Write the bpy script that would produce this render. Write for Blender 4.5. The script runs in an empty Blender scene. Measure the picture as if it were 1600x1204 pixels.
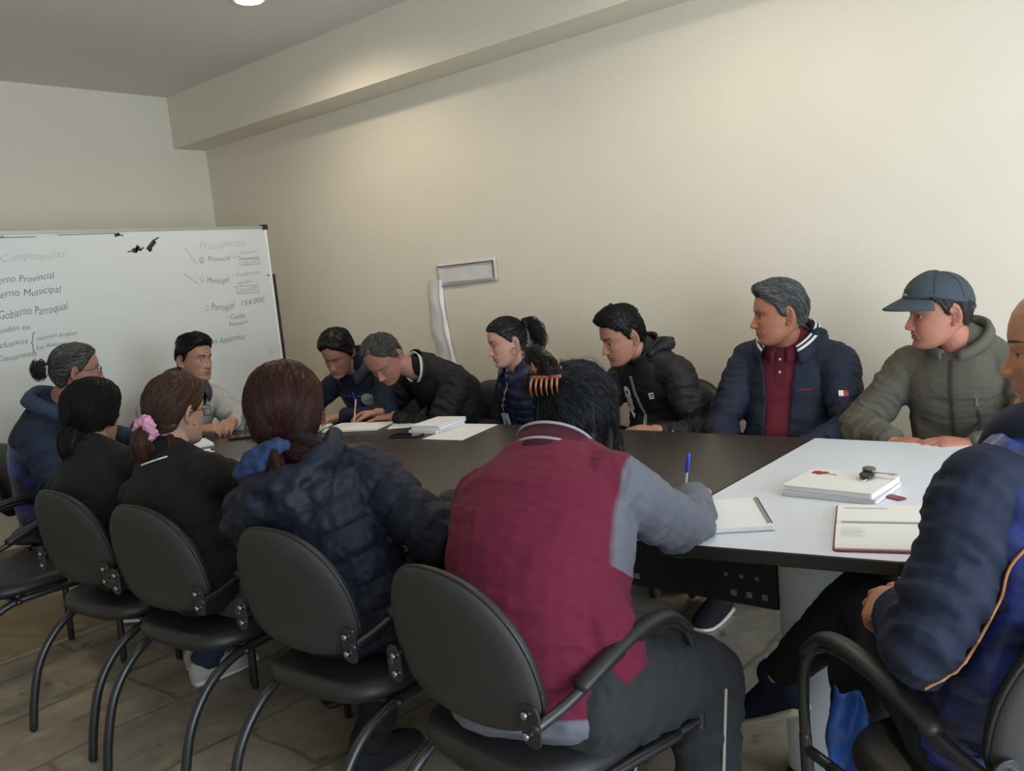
import bpy, bmesh, math, random
import numpy as np
from mathutils import Vector, Matrix
from mathutils.bvhtree import BVHTree

S = bpy.context.scene
COL = S.collection
rng = np.random.default_rng(7)
A_ = np.array
def nrm(v):
    v = np.asarray(v, float); return v / (np.linalg.norm(v) + 1e-12)
def yawv(deg):
    a = math.radians(deg); return A_([-math.sin(a), math.cos(a), 0.0])
def sstep(a, b, x):
    t = np.clip((x - a) / (b - a), 0, 1); return t * t * (3 - 2 * t)

# ------------------------------------------------------------------ noise
def _h(ix, iy, iz):
    n = (ix.astype(np.int64) * 374761393 + iy.astype(np.int64) * 668265263 + iz.astype(np.int64) * 1274126177) & 0xffffffff
    n = ((n ^ (n >> 13)) * 1274126177) & 0xffffffff
    n = (n ^ (n >> 16)) & 0xffff
    return n / 65535.0
def vnoise(P):
    P = np.asarray(P, float); I = np.floor(P).astype(np.int64); F = P - I; F = F * F * F * (F * (F * 6 - 15) + 10)
    x, y, z = I.T; fx, fy, fz = F.T; r = 0
    for dx in (0, 1):
        for dy in (0, 1):
            for dz in (0, 1):
                w = (fx if dx else 1 - fx) * (fy if dy else 1 - fy) * (fz if dz else 1 - fz)
                r = r + w * _h(x + dx, y + dy, z + dz)
    return r * 2 - 1

# ------------------------------------------------------------------ materials
MATS = {}
def mat(name, color, rough=.6, metal=0., bump=0., bscale=300., var=0., vscale=20., attr=None, sheen=0., spec=.5, weave=None, coat=0., emit=None):
    if name in MATS: return MATS[name]
    m = bpy.data.materials.new(name); m.use_nodes = True
    nt = m.node_tree; b = nt.nodes['Principled BSDF']; L = nt.links.new
    b.inputs['Base Color'].default_value = (*color, 1); b.inputs['Roughness'].default_value = rough
    b.inputs['Metallic'].default_value = metal; b.inputs['Specular IOR Level'].default_value = spec
    if sheen: b.inputs['Sheen Weight'].default_value = sheen * .12; b.inputs['Sheen Roughness'].default_value = .5; b.inputs['Specular IOR Level'].default_value = .2
    if coat: b.inputs['Coat Weight'].default_value = coat
    if emit: b.inputs['Emission Color'].default_value = (*emit[0], 1); b.inputs['Emission Strength'].default_value = emit[1]
    tc = nt.nodes.new('ShaderNodeTexCoord')
    if attr:
        a = nt.nodes.new('ShaderNodeAttribute'); a.attribute_name = attr; L(a.outputs['Color'], b.inputs['Base Color'])
    elif var:
        n = nt.nodes.new('ShaderNodeTexNoise'); n.inputs['Scale'].default_value = vscale; n.inputs['Detail'].default_value = 5
        L(tc.outputs['Object'], n.inputs['Vector'])
        r = nt.nodes.new('ShaderNodeMapRange'); r.inputs[3].default_value = 1 - var; r.inputs[4].default_value = 1 + var
        L(n.outputs[0], r.inputs[0])
        mx = nt.nodes.new('ShaderNodeVectorMath'); mx.operation = 'SCALE'; mx.inputs[0].default_value = color
        L(r.outputs[0], mx.inputs[3]); L(mx.outputs[0], b.inputs['Base Color'])
    if bump:
        n = nt.nodes.new('ShaderNodeTexNoise'); n.inputs['Scale'].default_value = bscale; n.inputs['Detail'].default_value = 3
        L(tc.outputs['Object'], n.inputs['Vector'])
        bp = nt.nodes.new('ShaderNodeBump'); bp.inputs['Strength'].default_value = bump; bp.inputs['Distance'].default_value = .002
        L(n.outputs[0], bp.inputs['Height']); L(bp.outputs[0], b.inputs['Normal'])
    MATS[name] = m
    return m

def two_tone(name, c1, c2, rough=.85, bump=.4, bs=420, sheen=.25, w=.03):
    """two cloth colours; the sewn seam between them runs where the Col attribute crosses one half"""
    m = mat(name, c1, rough, bump=bump, bscale=bs, sheen=sheen); nt = m.node_tree; b = nt.nodes['Principled BSDF']
    a = nt.nodes.new('ShaderNodeAttribute'); a.attribute_name = 'Col'; r = nt.nodes.new('ShaderNodeValToRGB')
    r.color_ramp.elements[0].position = .5 - w; r.color_ramp.elements[1].position = .5 + w; r.color_ramp.elements[0].color = (*c1, 1); r.color_ramp.elements[1].color = (*c2, 1)
    n = nt.nodes.new('ShaderNodeTexNoise'); n.inputs['Scale'].default_value = 90; n.inputs['Detail'].default_value = 4; tc = nt.nodes.new('ShaderNodeTexCoord'); nt.links.new(tc.outputs['Object'], n.inputs['Vector'])
    q = nt.nodes.new('ShaderNodeMapRange'); q.inputs[3].default_value = .86; q.inputs[4].default_value = 1.14; nt.links.new(n.outputs[0], q.inputs[0])
    v = nt.nodes.new('ShaderNodeVectorMath'); v.operation = 'SCALE'; nt.links.new(a.outputs['Fac'], r.inputs[0]); nt.links.new(r.outputs[0], v.inputs[0]); nt.links.new(q.outputs[0], v.inputs[3]); nt.links.new(v.outputs[0], b.inputs['Base Color']); return m
# ------------------------------------------------------------------ mesh plumbing
def mkobj(name, V, F, mats, parent=None, smooth=True, midx=None, col=None, base=None, sharp=None):
    V = np.asarray(V, float)
    if base is not None: V = V - base
    me = bpy.data.meshes.new(name)
    if isinstance(F, np.ndarray):
        k = F.shape[1]
        me.vertices.add(len(V)); me.vertices.foreach_set('co', V.astype(np.float32).ravel())
        me.loops.add(F.size); me.loops.foreach_set('vertex_index', F.astype(np.int32).ravel())
        me.polygons.add(len(F)); me.polygons.foreach_set('loop_start', np.arange(0, F.size, k, dtype=np.int32))
        me.update(calc_edges=True); me.validate()
    else:
        me.from_pydata(V.tolist(), [], [list(map(int, f)) for f in F])
    if not isinstance(mats, (list, tuple)): mats = [mats]
    for m in mats: me.materials.append(m)
    n = len(me.polygons)
    if midx is not None: me.polygons.foreach_set('material_index', np.asarray(midx, np.int32))
    me.polygons.foreach_set('use_smooth', np.full(n, bool(smooth)))
    if col is not None:
        a = me.color_attributes.new('Col', 'FLOAT_COLOR', 'POINT')
        c = np.ones((len(V), 4), np.float32); c[:, :3] = col; a.data.foreach_set('color', c.ravel())
    me.update()
    if sharp is not None and smooth: me.set_sharp_from_angle(angle=math.radians(sharp))
    o = bpy.data.objects.new(name, me); COL.objects.link(o)
    if parent is not None: o.parent = parent
    return o
def empty(name, loc, label, cat, group=None, rot=None):
    o = bpy.data.objects.new(name, None); COL.objects.link(o); o.location = loc; o.empty_display_size = .1
    if rot is not None: o.rotation_euler = rot
    tag(o, label, cat, group); return o
def tag(o, label=None, cat=None, group=None, kind=None):
    if label: o['label'] = label
    if cat: o['category'] = cat
    if group: o['group'] = group
    if kind: o['kind'] = kind
    return o
def join(parts):
    Vs, Fs, k = [], [], 0
    for V, F in parts:
        V = np.asarray(V, float); Vs.append(V); Fs.extend([[int(i) + k for i in f] for f in F]); k += len(V)
    return np.vstack(Vs), Fs

def edges_of(F):
    E = np.vstack([F[:, [i, (i + 1) % F.shape[1]]] for i in range(F.shape[1])])
    return E
def lap(V, F, it=2, lam=.5, mu=None, w=None):
    E = edges_of(F); i = np.concatenate([E[:, 0], E[:, 1]]); j = np.concatenate([E[:, 1], E[:, 0]])
    n = len(V); deg = np.bincount(i, minlength=n).astype(float)[:, None] + 1e-9
    V = V.copy()
    for k in range(it):
        for l in ((lam,) if mu is None else (lam, mu)):
            s = np.stack([np.bincount(i, weights=V[j, c], minlength=n) for c in range(3)], 1) / deg
            d = (s - V) * l
            V += d if w is None else d * w[:, None]
    return V
def normals(V, F):
    a, b, c = V[F[:, 0]], V[F[:, 1]], V[F[:, 2]]
    n = np.cross(b - a, c - a)
    if F.shape[1] == 4: n = n + np.cross(c - a, V[F[:, 3]] - a)
    N = np.zeros_like(V)
    for k in range(F.shape[1]):
        for c_ in range(3): N[:, c_] += np.bincount(F[:, k], weights=n[:, c_], minlength=len(V))
    return N / (np.linalg.norm(N, axis=1, keepdims=True) + 1e-12)

def remesh(parts, vox, it=3, taubin=True):
    V, F = join(parts)
    me = bpy.data.meshes.new('tmp'); me.from_pydata(V.tolist(), [], F)
    o = bpy.data.objects.new('tmp', me); COL.objects.link(o)
    md = o.modifiers.new('r', 'REMESH'); md.mode = 'VOXEL'; md.voxel_size = vox; md.adaptivity = 0
    dg = bpy.context.evaluated_depsgraph_get(); dg.update()
    ev = o.evaluated_get(dg); m2 = ev.to_mesh()
    n = len(m2.vertices); co = np.empty(n * 3, np.float32); m2.vertices.foreach_get('co', co)
    q = np.empty(len(m2.loops), np.int32); m2.loops.foreach_get('vertex_index', q)
    co = co.reshape(-1, 3).astype(float); q = q.reshape(-1, 4)
    ev.to_mesh_clear(); bpy.data.objects.remove(o); bpy.data.meshes.remove(me)
    if it: co = lap(co, q, it, .5, -.52 if taubin else None)
    return co, q
def biggest(V, F):
    """keep only the largest connected piece"""
    n = len(V); lab = np.arange(n); E = edges_of(F)
    while True:
        m = np.minimum(lab[E[:, 0]], lab[E[:, 1]]); l2 = lab.copy()
        np.minimum.at(l2, E[:, 0], m); np.minimum.at(l2, E[:, 1], m); l2 = l2[l2]
        if (l2 == lab).all(): break
        lab = l2
    c = np.bincount(lab, minlength=n); k = c.argmax(); keep = lab == k
    return submesh(V, F, keep)
def submesh(V, F, keep):
    idx = np.cumsum(keep) - 1; f = F[keep[F].all(1)]
    return V[keep], idx[f]
def bvh(V, F):
    return BVHTree.FromPolygons(np.asarray(V).tolist(), np.asarray(F).tolist() if isinstance(F, np.ndarray) else F)

# ------------------------------------------------------------------ lofts
def catmull(P, n):
    P = np.asarray(P, float)
    if len(P) == 2: return P[0] + (P[1] - P[0]) * np.linspace(0, 1, n)[:, None]
    Q = np.vstack([2 * P[0] - P[1], P, 2 * P[-1] - P[-2]])
    t = np.linspace(0, len(P) - 1, n); i = np.minimum(t.astype(int), len(P) - 2); u = (t - i)[:, None]
    p0, p1, p2, p3 = Q[i], Q[i + 1], Q[i + 2], Q[i + 3]
    return .5 * (2 * p1 + (p2 - p0) * u + (2 * p0 - 5 * p1 + 4 * p2 - p3) * u ** 2 + (3 * p1 - p0 - 3 * p2 + p3) * u ** 3)
def loft(C, RA, RB, AX, BX, n=20, cap=.7, expo=1.):
    """closed tube through centres C with axes AX, BX and half-widths RA, RB; rounded ends"""
    C = np.asarray(C, float); N = len(C)
    RA = np.broadcast_to(RA, N).astype(float); RB = np.broadcast_to(RB, N).astype(float)
    AX = np.broadcast_to(AX, (N, 3)); BX = np.broadcast_to(BX, (N, 3))
    th = np.linspace(0, 2 * np.pi, n, endpoint=False); c, s = np.cos(th), np.sin(th)
    if expo != 1: c = np.sign(c) * np.abs(c) ** expo; s = np.sign(s) * np.abs(s) ** expo
    rings = []
    def ring(k, sc, off):
        return C[k] + off + sc * (RA[k] * c[:, None] * AX[k] + RB[k] * s[:, None] * BX[k])
    t0 = nrm(C[0] - C[1]); t1 = nrm(C[-1] - C[-2])
    angs = (75, 50, 25)
    for a in angs:
        a = math.radians(a); rings.append(ring(0, math.cos(a), t0 * min(RA[0], RB[0]) * cap * math.sin(a)))
    for k in range(N): rings.append(ring(k, 1, 0))
    for a in angs[::-1]:
        a = math.radians(a); rings.append(ring(N - 1, math.cos(a), t1 * min(RA[-1], RB[-1]) * cap * math.sin(a)))
    V = np.vstack(rings + [C[0] + t0 * min(RA[0], RB[0]) * cap, C[-1] + t1 * min(RA[-1], RB[-1]) * cap])
    M = len(rings); F = []
    for k in range(M - 1):
        for i in range(n):
            j = (i + 1) % n; F.append((k * n + i, k * n + j, (k + 1) * n + j, (k + 1) * n + i))
    b0, b1 = M * n, M * n + 1
    for i in range(n):
        j = (i + 1) % n; F.append((b0, j, i)); F.append((b1, (M - 1) * n + i, (M - 1) * n + j))
    # orientation outward if AX x BX points along the tube
    if np.dot(np.cross(AX[N // 2], BX[N // 2]), C[min(N // 2 + 1, N - 1)] - C[max(N // 2 - 1, 0)]) < 0: F = [f[::-1] for f in F]
    return V, F
def frames(C, ref=None):
    C = np.asarray(C, float); T = np.gradient(C, axis=0); T /= np.linalg.norm(T, axis=1, keepdims=True) + 1e-12
    a = ref if ref is not None else (A_([0, 0, 1.]) if abs(T[0][2]) < .8 else A_([1., 0, 0]))
    AX = []
    for t in T:
        a = nrm(a - t * np.dot(a, t)); AX.append(a)
    AX = A_(AX); BX = np.cross(T, AX)
    return AX, BX
def limb(P, R, n=14, sub=4, flat=1., ref=None, cap=.8):
    P = np.asarray(P, float); N = (len(P) - 1) * sub + 1
    C = catmull(P, N); r = np.interp(np.linspace(0, len(P) - 1, N), range(len(P)), np.broadcast_to(R, len(P)))
    AX, BX = frames(C, ref)
    return loft(C, r, r * flat, AX, BX, n, cap)
def ellipsoid(c, r, M=None, n=16):
    u = np.linspace(0, np.pi, n // 2 + 1)[1:-1]
    C = A_([[0, 0, -math.cos(a)] for a in u]); k = np.sin(u)
    V = [[0, 0, -1]]; F = []
    for a in u:
        for t in range(n): V.append([math.sin(a) * math.cos(2 * math.pi * t / n), math.sin(a) * math.sin(2 * math.pi * t / n), -math.cos(a)])
    V.append([0, 0, 1]); m = len(u)
    for i in range(n):
        j = (i + 1) % n; F.append((0, 1 + j, 1 + i)); F.append((len(V) - 1, 1 + (m - 1) * n + i, 1 + (m - 1) * n + j))
        for k in range(m - 1): F.append((1 + k * n + i, 1 + k * n + j, 1 + (k + 1) * n + j, 1 + (k + 1) * n + i))
    V = A_(V) * A_(r)
    if M is not None: V = V @ np.asarray(M).T
    return V + A_(c), F
def box(lo, hi):
    x0, y0, z0 = lo; x1, y1, z1 = hi
    V = [(x0, y0, z0), (x1, y0, z0), (x1, y1, z0), (x0, y1, z0), (x0, y0, z1), (x1, y0, z1), (x1, y1, z1), (x0, y1, z1)]
    return A_(V, float), [(0, 3, 2, 1), (4, 5, 6, 7), (0, 1, 5, 4), (1, 2, 6, 5), (2, 3, 7, 6), (3, 0, 4, 7)]
def prism(poly, z0, z1, bev=0.):
    """vertical prism over a 2-D outline (counter-clockwise) with a small rounded rim"""
    P = np.asarray(poly, float); n = len(P)
    def inset(d):
        if not d: return P
        e = np.roll(P, -1, 0) - P; nn = np.stack([e[:, 1], -e[:, 0]], 1); nn /= np.linalg.norm(nn, axis=1, keepdims=True) + 1e-12
        b = nn + np.roll(nn, 1, 0); b /= np.linalg.norm(b, axis=1, keepdims=True) + 1e-12
        return P - b * d
    lay = [(bev, z0), (0, z0 + bev), (0, z1 - bev), (bev, z1)] if bev else [(0, z0), (0, z1)]
    V = np.vstack([np.column_stack([inset(d), np.full(n, z)]) for d, z in lay]); F = []
    for k in range(len(lay) - 1):
        for i in range(n):
            j = (i + 1) % n; F.append((k * n + i, k * n + j, (k + 1) * n + j, (k + 1) * n + i))
    F.append(tuple(range(n))[::-1]); F.append(tuple(range((len(lay) - 1) * n, len(lay) * n)))
    return V, F
def xform(part, M):
    V, F = part; M = np.asarray(M, float); return np.asarray(V) @ M[:3, :3].T + M[:3, 3], F
def Rz(d):
    a = math.radians(d); c, s = math.cos(a), math.sin(a); return A_([[c, -s, 0], [s, c, 0], [0, 0, 1.]])
def Rx(d):
    a = math.radians(d); c, s = math.cos(a), math.sin(a); return A_([[1., 0, 0], [0, c, -s], [0, s, c]])
def Ry(d):
    a = math.radians(d); c, s = math.cos(a), math.sin(a); return A_([[c, 0, s], [0, 1., 0], [-s, 0, c]])
def rounded(w, h, r, n=5):
    out = []
    for cx, cy, a0 in ((w / 2 - r, h / 2 - r, 0), (-w / 2 + r, h / 2 - r, 90), (-w / 2 + r, -h / 2 + r, 180), (w / 2 - r, -h / 2 + r, 270)):
        for k in range(n):
            a = math.radians(a0 + 90 * k / (n - 1)); out.append((cx + r * math.cos(a), cy + r * math.sin(a)))
    return A_(out)

# ------------------------------------------------------------------ heads
_Z = [-.118, -.112, -.104, -.095, -.083, -.070, -.060, -.045, -.03, -.012, .005, .022, .035, .055, .075, .092, .105, .113, .118]
_YF = [.052, .077, .087, .0875, .083, .087, .088, .0865, .086, .0845, .0835, .0895, .090, .086, .078, .065, .047, .028, 0]
_YB = [.03, .01, -.005, -.02, -.04, -.055, -.066, -.08, -.089, -.096, -.1, -.1015, -.1005, -.096, -.086, -.072, -.052, -.03, 0]
_W = [.012, .027, .038, .046, .0525, .057, .060, .064, .068, .071, .073, .0745, .0755, .075, .070, .060, .045, .027, 0]
_YC = [.045, .04, .035, .03, .025, .02, .015, .01, .005, 0, -.004, -.008, -.01, -.01, -.008, -.006, -.004, -.002, 0]
def head_grid(h, NT=168, NP=120):
    s = np.linspace(0, 1, NP); z = -.118 + .236 * (.55 * s + .45 * (1 - np.cos(np.pi * s)) / 2)
    k = np.array([1, 4, 6, 4, 1.]) / 16
    def prof(T):
        y = np.interp(z, _Z, T); p = np.pad(y, 2, mode='reflect', reflect_type='odd'); q = np.convolve(p, k, 'valid'); q[0], q[-1] = y[0], y[-1]; return q
    yf, yb, w, yc = map(prof, (_YF, _YB, _W, _YC))
    w = w * h.get('w', 1.) * (1 + (h.get('jaw', 1.) - 1) * sstep(-.03, -.09, z))
    t = np.linspace(-np.pi, np.pi, NT, endpoint=False); th = t - .42 * np.sin(t)
    sx, cy = np.sin(th), np.cos(th)
    X = w[:, None] * np.sign(sx) * np.abs(sx) ** .93
    Y = np.where(cy > 0, yc[:, None] + (yf - yc)[:, None] * np.abs(cy) ** .95, yc[:, None] - (yc - yb)[:, None] * np.abs(cy) ** .97)
    Zg = np.repeat(z[:, None], NT, 1); ax = np.abs(X); fr = sstep(.0, .35, cy)[None, :]
    g = lambda a, s_: np.exp(-(a / s_) ** 2)
    nz = h.get('nose', 1.); nw = h.get('nosew', 1.); age = h.get('age', .3); ck = h.get('cheek', 1.)
    N = np.interp(Zg, [-.0535, -.049, -.044, -.037, -.028, -.014, .0, .012, .02], [0, .004, .017, .0225, .0195, .0125, .0062, .0025, 0]) * nz
    sg = np.interp(Zg, [-.05, -.038, -.025, .0, .02], [.0125, .012, .0095, .0065, .006]) * nw
    d = N * g(X, sg) + .0075 * nz * g(ax - .0125 * nw, .0058) * g(Zg + .0395, .0065)
    d += -.0035 * g(ax - .0065, .004) * g(Zg + .0475, .003)
    d += -.0095 * g(ax - .032, .017) * g(Zg - .001, .0115) + .0085 * g(ax - .032, .0125) * g(Zg, .0088) - .003 * g(ax - .0155, .005) * g(Zg, .008)
    d += .0035 * g(ax - .03, .022) * g(Zg - .022, .0075) * h.get('brow', 1.)
    d += -.0016 * g(ax - .032, .016) * g(Zg - .0095, .0022) - .0016 * age * g(ax - .031, .015) * g(Zg + .0125, .0025)
    d += .0045 * ck * g(ax - .043, .017) * g(Zg + .022, .016) + .004 * (ck - 1) * g(ax - .04, .02) * g(Zg + .06, .025)
    d += .0042 * g(Zg + .0605, .0046) * g(X, .0185) + .0052 * g(Zg + .0738, .0052) * g(X, .0165) - .0042 * g(Zg + .067, .0021) * np.exp(-(X / .0235) ** 4)
    d += -.0012 * g(X, .003) * g(Zg + .0545, .004) - .0028 * g(Zg + .0845, .005) * g(X, .02) + .003 * g(Zg + .1, .008) * g(X, .014)
    lx = .018 + (-.042 - Zg) * .5
    d += -.003 * age * g(ax - lx, .0035) * sstep(-.036, -.046, Zg) * sstep(-.082, -.07, Zg)
    d += -.0009 * age * (np.sin(Zg * 900) * sstep(.03, .04, Zg) * sstep(.075, .06, Zg)) * g(X, .04)
    Y = Y + d * fr
    V = np.stack([X, Y, Zg], 2).reshape(-1, 3)
    V = np.vstack([V, [[0, .045, -.1195], [0, 0, .1185]]]); F = []
    i = np.arange(NT); j = (i + 1) % NT; r = np.arange(NP - 1)[:, None] * NT
    Q = np.stack([r + j, r + i, r + NT + i, r + NT + j], 2).reshape(-1, 4)
    F = [tuple(f) for f in Q.tolist()] + [(NP * NT, int(a), int(b)) for a, b in zip(i, j)] + [(NP * NT + 1, (NP - 1) * NT + int(b), (NP - 1) * NT + int(a)) for a, b in zip(i, j)]
    return V, F, Q
def head_col(P, h):
    x, y, z = P.T; ax = np.abs(x); sk = A_(h['skin']); C = np.tile(sk, (len(P), 1)); fr = y > .03
    def mix(m, c):
        m = np.clip(m, 0, 1)[:, None]; C[:] = C * (1 - m) + A_(c) * m
    g = lambda a, s_: np.exp(-(a / s_) ** 2)
    mix((.35 * g(ax - .043, .02) * g(z + .025, .018) + .35 * g(x, .015) * g(z + .037, .012)) * fr, sk * [1.1, .8, .75])
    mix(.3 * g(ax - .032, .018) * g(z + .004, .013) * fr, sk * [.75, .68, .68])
    if h.get('stubble'): mix(h['stubble'] * sstep(-.045, -.06, z) * sstep(.0, .04, y) * (1 - g(x, .02) * g(z + .067, .006)), sk * .45)
    q = 1 - (x / .0245) ** 2; zz = z + .067 - .002 * g(ax - .02, .01) * h.get('smile', 0)
    lip = (q > 0) & (zz < .0085 * q) & (zz > -.0105 * q) & fr
    mix(lip * h.get('lipk', .7), h.get('lip', sk * [.85, .52, .5]))
    mix(.8 * fr * (q > 0) * g(zz, .0012), sk * .25)
    bc = .0215 + .0035 * np.sin((ax - .014) / .04 * 2.6); bt = np.interp(ax, [.012, .018, .04, .054], [.0015, .0036, .0028, .0006]) * h.get('browt', 1.)
    mix(fr * (ax > .012) * (ax < .054) * sstep(1.3, .7, np.abs(z - bc) / (bt + 1e-6)) * .85, h['hair'])
    ap = h.get('eye', 1.); s_ = np.sign(x); dx = x - s_ * .0318; hg = .0054 * ap * (1 - (dx / .0148) ** 2); zc = -.0022 * (1 - ap)
    ins = (np.abs(dx) < .0148) & (hg > 0)
    mix(fr * ins * (np.abs(z - zc) < hg) * 1., (.62, .58, .54))
    gx, gz = h.get('gaze', (0, 0)); r2 = np.hypot(dx - gx, z - zc - gz)
    mix(fr * ins * (np.abs(z - zc) < hg) * sstep(.0062, .0050, r2), (.035, .018, .01))
    mix(fr * (np.abs(dx) < .0155) * g(z - zc - np.maximum(hg, 0) - .0005, .0013) * .85, (.02, .015, .012))
    mix(fr * (np.abs(dx) < .0145) * g(z - zc + np.maximum(hg, 0), .001) * .4, sk * .35)
    mix(fr * g(ax - .0065, .0028) * g(z + .0478, .0022) * .8, sk * .2)  # nostril shade painted into the skin colour
    return C
def ear(side, h):
    """ear in head-local space"""
    e = h.get('ear', 1.); c = A_([side * .0725 * h.get('w', 1.), -.024, -.008])
    f = nrm([-side * .35, 1, -.12]); u = nrm([side * .12, .18, 1]); u = nrm(u - f * np.dot(u, f)); o = nrm(np.cross(f, u)) * 1
    if o[0] * side < 0: o = -o
    M = np.stack([f, u, o], 1)
    P = lambda a, b, k: c + e * (f * a + u * b + o * k)
    parts = [ellipsoid(P(-.001, .002, .003), A_([.0155, .028, .0045]) * e, M)]
    an = np.radians([25, 60, 95, 130, 165, 200, 235, 262]); rr = [.9, 1, 1.05, 1.05, 1, .95, .9, .85]
    parts.append(limb([P(.0165 * k * math.cos(a) - .002, .029 * k * math.sin(a) + .002, .0095) for a, k in zip(an, rr)], .0042 * e, 8, 3))
    an = np.radians([75, 110, 150, 195, 235])
    parts.append(limb([P(.009 * math.cos(a) - .001, .017 * math.sin(a) + .001, .0085) for a in an], .003 * e, 8, 3))
    parts.append(ellipsoid(P(.0055, -.026, .006), A_([.0075, .0095, .0045]) * e, M))
    parts.append(ellipsoid(P(.0135, -.006, .004), A_([.004, .007, .005]) * e, M))
    return parts

# ------------------------------------------------------------------ hands
CURL = {'relax': ([(18, 25, 15), (22, 28, 18), (27, 32, 20), (32, 34, 20)], (38, 18, 10, 12)),
        'flat': ([(6, 10, 6), (6, 10, 6), (8, 12, 8), (10, 14, 8)], (42, 8, 5, 5)),
        'grip': ([(55, 60, 30), (60, 65, 35), (62, 68, 35), (62, 65, 35)], (30, 30, 25, 25)),
        'pen': ([(38, 42, 22), (50, 52, 28), (62, 62, 30), (66, 64, 30)], (22, 38, 18, 22)),
        'clasp': ([(30, 62, 35), (32, 64, 35), (34, 64, 35), (36, 60, 35)], (40, 25, 15, 20))}
def hand(wr, fd, nb, right=True, pose='relax', sc=1., spread=1.):
    """wr wrist point, fd finger direction, nb back-of-hand normal -> closed tubes, fingertip points"""
    wr = A_(wr, float); f = nrm(fd); n = nrm(A_(nb, float) - f * np.dot(nb, f)); t = np.cross(n, f) * (1 if right else -1)
    curls, th = CURL[pose]; parts = []; tips = []
    P = lambda a, b, c: wr + sc * (f * a + t * b + n * c)
    parts.append(loft([P(-.03, 0, 0), P(0, 0, 0), P(.025, .002, 0), P(.05, .003, .002), P(.078, .002, .003), P(.094, 0, .001)],
                      A_([.026, .027, .034, .040, .0415, .039]) * sc, A_([.021, .019, .0185, .017, .0145, .011]) * sc, t, n, 18, .6, .85))
    base = [(.090, .0305), (.096, .0105), (.091, -.0105), (.081, -.030)]
    lens = [(.043, .026, .021), (.047, .029, .022), (.043, .027, .021), (.034, .021, .019)]
    for i, ((a, b), ln, cu) in enumerate(zip(base, lens, curls)):
        p = P(a - .012, b, 0); sp = math.radians((1.5 - i) * 4.5 * spread); ff = f * math.cos(sp) + t * math.sin(sp)
        pts = [p]; ang = 0; p = P(a, b, .001); pts.append(p)
        for L, c in zip(ln, cu):
            ang += math.radians(c); p = p + sc * L * (ff * math.cos(ang) - n * math.sin(ang)); pts.append(p)
        r0 = (.0092, .0095, .009, .0080)[i] * sc
        parts.append(limb(pts, [r0 * 1.05, r0 * 1.05, r0 * .96, r0 * .88, r0 * .74], 10, 3)); tips.append(pts[-1])
    ab, c0, c1, c2 = map(math.radians, th)
    d = f * math.cos(ab) + t * math.sin(ab) * .85 - n * math.sin(c0) * .8
    pts = [P(.012, .016, -.004), P(.028, .026, -.006)]; d = nrm(d); p = pts[-1]
    bend = nrm(f * .9 - t * .75 - n * .3)
    for L, c in zip((.042, .032, .026), (0, c1, c2)):
        d = nrm(d * math.cos(c) + bend * math.sin(c)); p = p + sc * L * d; pts.append(p)
    parts.append(limb(pts, A_([.014, .0145, .0118, .0108, .0085]) * sc, 10, 3)); tips.append(pts[-1])
    return parts, tips

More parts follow.
